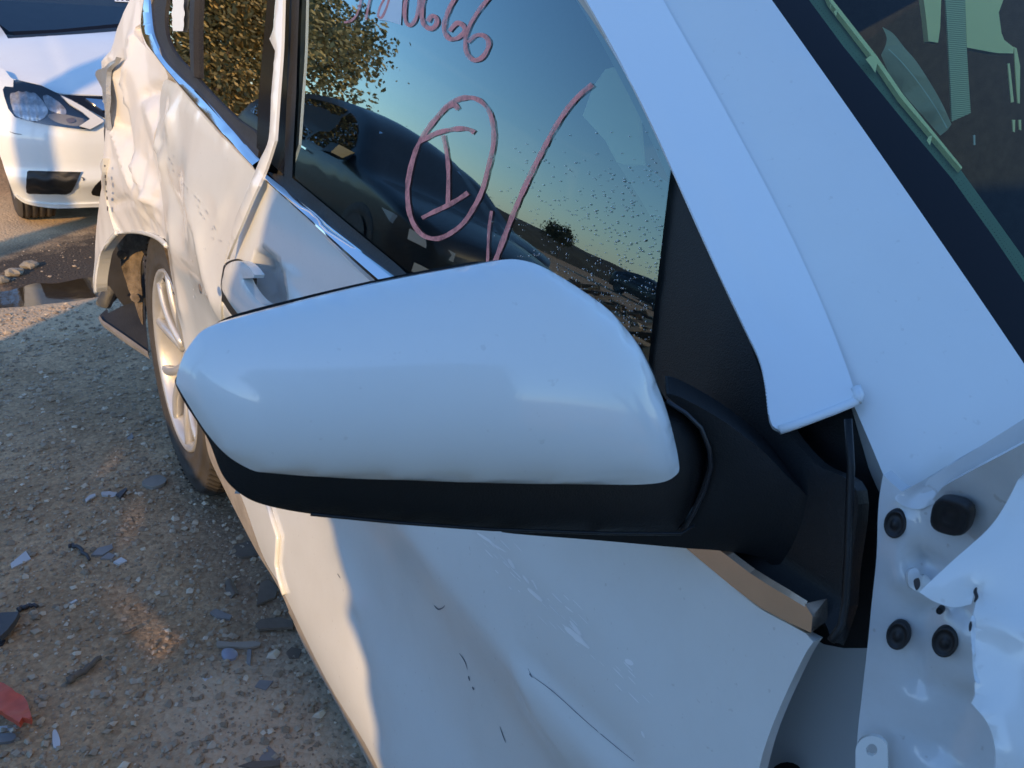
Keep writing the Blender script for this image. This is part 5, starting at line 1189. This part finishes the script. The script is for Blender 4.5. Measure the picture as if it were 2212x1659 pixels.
def leaf_mat(name, a, b_, c_):
    m, nt, b = mat_new(name); ge = N(nt, 'ShaderNodeNewGeometry'); cr = N(nt, 'ShaderNodeValToRGB'); nt.links.new(ge.outputs['Random Per Island'], cr.inputs[0])
    cr.color_ramp.elements[0].color = (*a, 1); cr.color_ramp.elements[1].color = (*c_, 1); e = cr.color_ramp.elements.new(.5); e.color = (*b_, 1)
    nt.links.new(cr.outputs[0], b.inputs['Base Color']); b.inputs['Roughness'].default_value = .6; return m
LY = leaf_mat('yellow_leaves', (.07, .075, .025), (.26, .20, .07), (.55, .38, .13)); LG = leaf_mat('dark_leaves', (.02, .03, .01), (.05, .06, .02), (.09, .08, .03))
def tree(loc, h, rad, label, nleaf, lm, leaf=.09, low=.12, seed=1, spread=.10, grp='trees reflected in the windows'):
    r = random.Random(seed); t = thing('tree', label, 'tree', loc, grp); lo = Vector(loc)
    tips = []; V = []; F = []
    def limb(a, b_, ra, rb):
        n0 = len(V); d = (b_-a).normalized(); x = d.orthogonal().normalized(); y = d.cross(x)
        for p, q in ((a, ra), (b_, rb)):
            for k in range(6): V.append(p+(x*math.cos(k*1.047)+y*math.sin(k*1.047))*q)
        for k in range(6): F.append((n0+k, n0+(k+1) % 6, n0+6+(k+1) % 6, n0+6+k))
    def grow(p, d, L_, rr, dep):
        q = p+d*L_; limb(p, q, rr, rr*.68)
        if dep == 0: tips.append(q); return
        if dep < 3: tips.append(p.lerp(q, .6))
        for _ in range(3 if dep > 1 else 2):
            nd = (d+Vector((r.uniform(-1, 1), r.uniform(-1, 1), r.uniform(-.35, .7)))*.75).normalized(); grow(q, nd, L_*r.uniform(.6, .85), rr*.6, dep-1)
    grow(lo, Vector((r.uniform(-.1, .1), r.uniform(-.1, .1), 1)).normalized(), h*.26, .03*h*.5, 5)
    mesh('trunk', V, F, M['bark'], t)
    V = []; F = []
    for i in range(nleaf):
        c = r.choice(tips)+Vector((r.gauss(0, 1), r.gauss(0, 1), r.gauss(0, 1)))*rad*spread
        if lm is LY and r.random() < .42: c.z *= r.uniform(.1, 1)
        if c.z < low: c.z = low+r.random()*.6
        a = Vector((r.gauss(0, 1), r.gauss(0, 1), r.gauss(0, 1))).normalized(); b_ = a.orthogonal().normalized(); s = leaf*r.uniform(.5, 1.2); k = len(V)
        V += [c-a*s*.5, c+b_*s*.3, c+a*s*.5, c-b_*s*.3]; F.append((k, k+1, k+2, k+3))
    mesh('crown', V, F, lm, t)
tree((-7.4, 22.6, 0), 5.6, 3.4, 'yellow-leaved tree behind the black car in the front window reflection', 15000, LY, seed=4, leaf=.17, spread=.12)
tree((-4.6, 16.5, 0), 4.2, 2.6, 'low leafy tree at the left edge of the front window reflection', 14000, LY, seed=9, leaf=.12)
tree((-3.4, 17.5, 0), 6.2, 3.0, 'yellow-green tree filling the middle of the rear window reflection', 22000, LY, seed=12, leaf=.11)
tree((-1.6, 17.0, 0), 7.0, 3.2, 'yellow-green tree at the far left of the rear window reflection', 22000, LY, seed=15, leaf=.11)
tree((-19.2, 37.6, 0), 3.1, 1.5, 'small dark tree right of the yellow one in the reflection', 4000, LG, seed=21, leaf=.13)
tree((-36, 43.5, 0), 2.9, 1.9, 'lone dark tree on the horizon of the window reflection', 4000, LG, seed=23, leaf=.16)
tree((-26, 40, 0), 2.6, 1.6, 'thin bare tree on the horizon of the window reflection', 400, LG, seed=25, leaf=.08)
def dup(root, dx, dy, label):
    n = root.copy(); COL.objects.link(n); n.location = root.location+Vector((dx, dy, 0)); n['label'] = label
    for ch in list(root.children):
        k = ch.copy(); COL.objects.link(k); k.parent = n; k['shift'] = 1; k.matrix_parent_inverse = Matrix.Translation(-root.location)
    return n
yard = [dup(c1, -27, 22, 'third dark car in the yard, small on the horizon of the window reflection'), dup(c2, -34, 18, 'fourth dark car, farthest right on the horizon of the window reflection')]
SCR = leaf_mat('scrap_mix', (.05, .045, .04), (.20, .15, .10), (.50, .38, .24))
for i, (x, y, w_, lab) in enumerate([(-9, 8.2, 1.3, 'heap of broken planks nearest in the window reflection'), (-12.5, 11.5, 1.6, 'wide heap of scrap planks behind the nearest heap in the reflection'), (-7.4, 6.4, .8, 'small litter of scrap low in the window reflection'), (-17, 17, 2.2, 'far heap of scrap in the window reflection')]):
    V = []; F = []
    for k in range(70):
        c = Vector((x+rnd.gauss(0, 1)*w_, y+rnd.gauss(0, 1)*w_, rnd.random()*.22)); a = Vector((rnd.gauss(0, 1), rnd.gauss(0, 1), rnd.gauss(0, .25))).normalized()*rnd.uniform(.15, .6); b_ = a.orthogonal().normalized()*rnd.uniform(.03, .09); h_ = Vector((0, 0, .03)); q = len(V)
        V += [c-a-b_, c+a-b_, c+a+b_, c-a+b_, c-a-b_+h_, c+a-b_+h_, c+a+b_+h_, c-a+b_+h_]; F += [(q, q+1, q+2, q+3), (q+4, q+5, q+6, q+7), (q, q+1, q+5, q+4), (q+1, q+2, q+6, q+5), (q+2, q+3, q+7, q+6), (q+3, q, q+4, q+7)]
    o = mesh('scrap_heap', V, F, SCR, None); o['label'] = lab; o['category'] = 'scrap heap'; o['group'] = 'scrap heaps in the yard'
V = []; F = []; nb = 90
for i in range(nb):
    t = i/(nb-1); x = -75+t*115; y = 46+6*math.sin(t*3); h = 1.55+.12*noise.noise(Vector((x*.2, 3, 0)))+.15*noise.noise(Vector((x*1.1, 7, 0)))
    V += [(x, y-5, 0), (x, y-2, h*.7), (x, y, h), (x, y+6, 0)]
for i in range(nb-1):
    for j in range(3): q = i*4+j; F.append((q, q+4, q+5, q+1))
mesh('earth_bank', V, F, simple('bank_scrub', (.045, .045, .03), .95, bump=1, bscale=2, var=.5, vscale=.6), None, True, kind='structure')
V = []; F = []
for i in range(60):
    t = i/59; x = -70+t*30; y = -25+t*60; h = 1.6+.4*noise.noise(Vector((y*.2, 3, 0)))
    V += [(x+5, y, 0), (x, y, h), (x-5, y, 0)]
for i in range(59):
    for j in range(2): q = i*3+j; F.append((q, q+3, q+4, q+1))
mesh('earth_bank', V, F, bpy.data.materials['bank_scrub'], None, True, kind='structure')

# ------------------------------------------------------------------ added unseen casters: sheets cut to the shadow outlines, and a post
PERP = Vector((-SD.y*-1, 0, 0)); PERP = Vector((SD.y, -SD.x, 0))      # along the yard lane
BD = 2.3
def toB(P):
    t = (BD-P.dot(SD))/SUNV.dot(SD); Q = P+SUNV*t; return (Q.dot(PERP), Q.z)
def board(name, label, pts, th=.03, mat='board', bd=BD, cat='panel', holes=()):
    loops = [list(pts)]+[list(h) for h in holes]; P2 = [Vector(q) for l in loops for q in l]; E2 = []; b0 = 0
    for l in loops: E2 += [(b0+i, b0+(i+1) % len(l)) for i in range(len(l))]; b0 += len(l)
    V2, Eo, F2, *_ = geometry.delaunay_2d_cdt(P2, E2, [], 0, 1e-6)
    F2 = [f for f in F2 if inpoly(sum(V2[k].x for k in f)/3, sum(V2[k].y for k in f)/3, [tuple(q) for q in pts]) and not any(inpoly(sum(V2[k].x for k in f)/3, sum(V2[k].y for k in f)/3, h) for h in holes)]
    n = len(V2); V = [SD*(bd+k)+PERP*q.x+Vector((0, 0, q.y)) for k in (0, th) for q in V2]; F = [tuple(f) for f in F2]+[tuple(k+n for k in f)[::-1] for f in F2]
    cnt = {}
    for f in F2:
        for i in range(3): e = (f[i], f[(i+1) % 3]); cnt.setdefault((min(e), max(e)), []).append(e)
    F += [(e[0][1], e[0][0], e[0][0]+n, e[0][1]+n) for e in cnt.values() if len(e) == 1]
    o = mesh(name, V, F, M[mat], None); o['label'] = label; o['category'] = cat; return o
edge = [SIDE.hit(p) for p in ((595, 395), (557, 560), (536, 620), (526, 690))]
e2 = [SIDE.hit(p) for p in ((640, 960), (716, 1120), (730, 1170), (742, 1215), (762, 1272), (748, 1318), (762, 1350), (792, 1430), (792, 1480), (810, 1560), (812, 1610), (828, 1659), (850, 1750))]
top = [toB(Vector((.02, edge[0].y-.06, 1.25))), toB(Vector((.04, edge[0].y-.08, 1.6)))]
pts = [(-2.2, 0), (-2.2, 2.55), (top[1][0], 2.55), top[0]]+[toB(p) for p in edge+e2]
pts.append((pts[-1][0], 0))
board('shade_panel', 'tall grey panel out of view, added to shade the front of the car', pts)  # added caster, its edge projected back from the shadow on the door
lo = [toB(Vector(p)) for p in ((.02, .2, .17), (.02, .8, .16), (.02, 1.4, .14), (.05, 2.0, .12), (.1, 2.6, .10), (.3, 3.4, .05))]
sb = Vector((-.31, 3.25, 0)).dot(PERP)
lo = [(min(a, sb), b) for a, b in lo]; z_end = lo[-1][1]
def slot(px, wd):
    c = [toB(GP.hit(q)) for q in px]; L_ = []; R2 = []
    for i, q in enumerate(c):
        a, b = Vector(c[max(i-1, 0)]), Vector(c[min(i+1, len(c)-1)]); t = (b-a).normalized(); k = wd[i]*.5; L_.append((q[0]-t.y*k, q[1]+t.x*k)); R2.append((q[0]+t.y*k, q[1]-t.x*k))
    return L_+R2[::-1]
holes = [slot([(184, 1226), (232, 1270), (290, 1332), (365, 1405)], [.009, .013, .018, .026]), slot([(250, 960), (243, 992), (222, 1018), (185, 1030)], [.010, .015, .015, .008]), slot([(280, 1075), (284, 1120), (277, 1175)], [.012, .018, .012])]  # slots cut so that sun streaks fall on the shaded ground
board('shade_panel', 'low panel out of view, added for ground shade, slots cut for light streaks', [(lo[0][0]-.2, 0), (lo[0][0]-.2, lo[0][1])]+lo+[(sb, z_end), (sb, 0)], bd=BD, holes=holes)
pc = nose(-.01, .4); s1 = Vector((-.085, nose(-.085, .4), 0)).dot(PERP); s2 = Vector((.085, nose(.085, .4), 0)).dot(PERP)
board('shade_post', 'wide unseen post, added to throw the shadow stripe on the sedan', [(s2, 0), (s2, 6.5), (s1, 6.5), (s1, 0)], th=.15, mat='wood', cat='post')  # added caster, sized for the shadow stripe

# ------------------------------------------------------------------ keep every part where it was modelled, under its thing
for o in list(sc.objects):
    if o.parent is not None and o.parent.parent is None and o.parent.type == 'EMPTY' and 'shift' not in o:
        o.matrix_parent_inverse = Matrix.Translation(-o.parent.location)
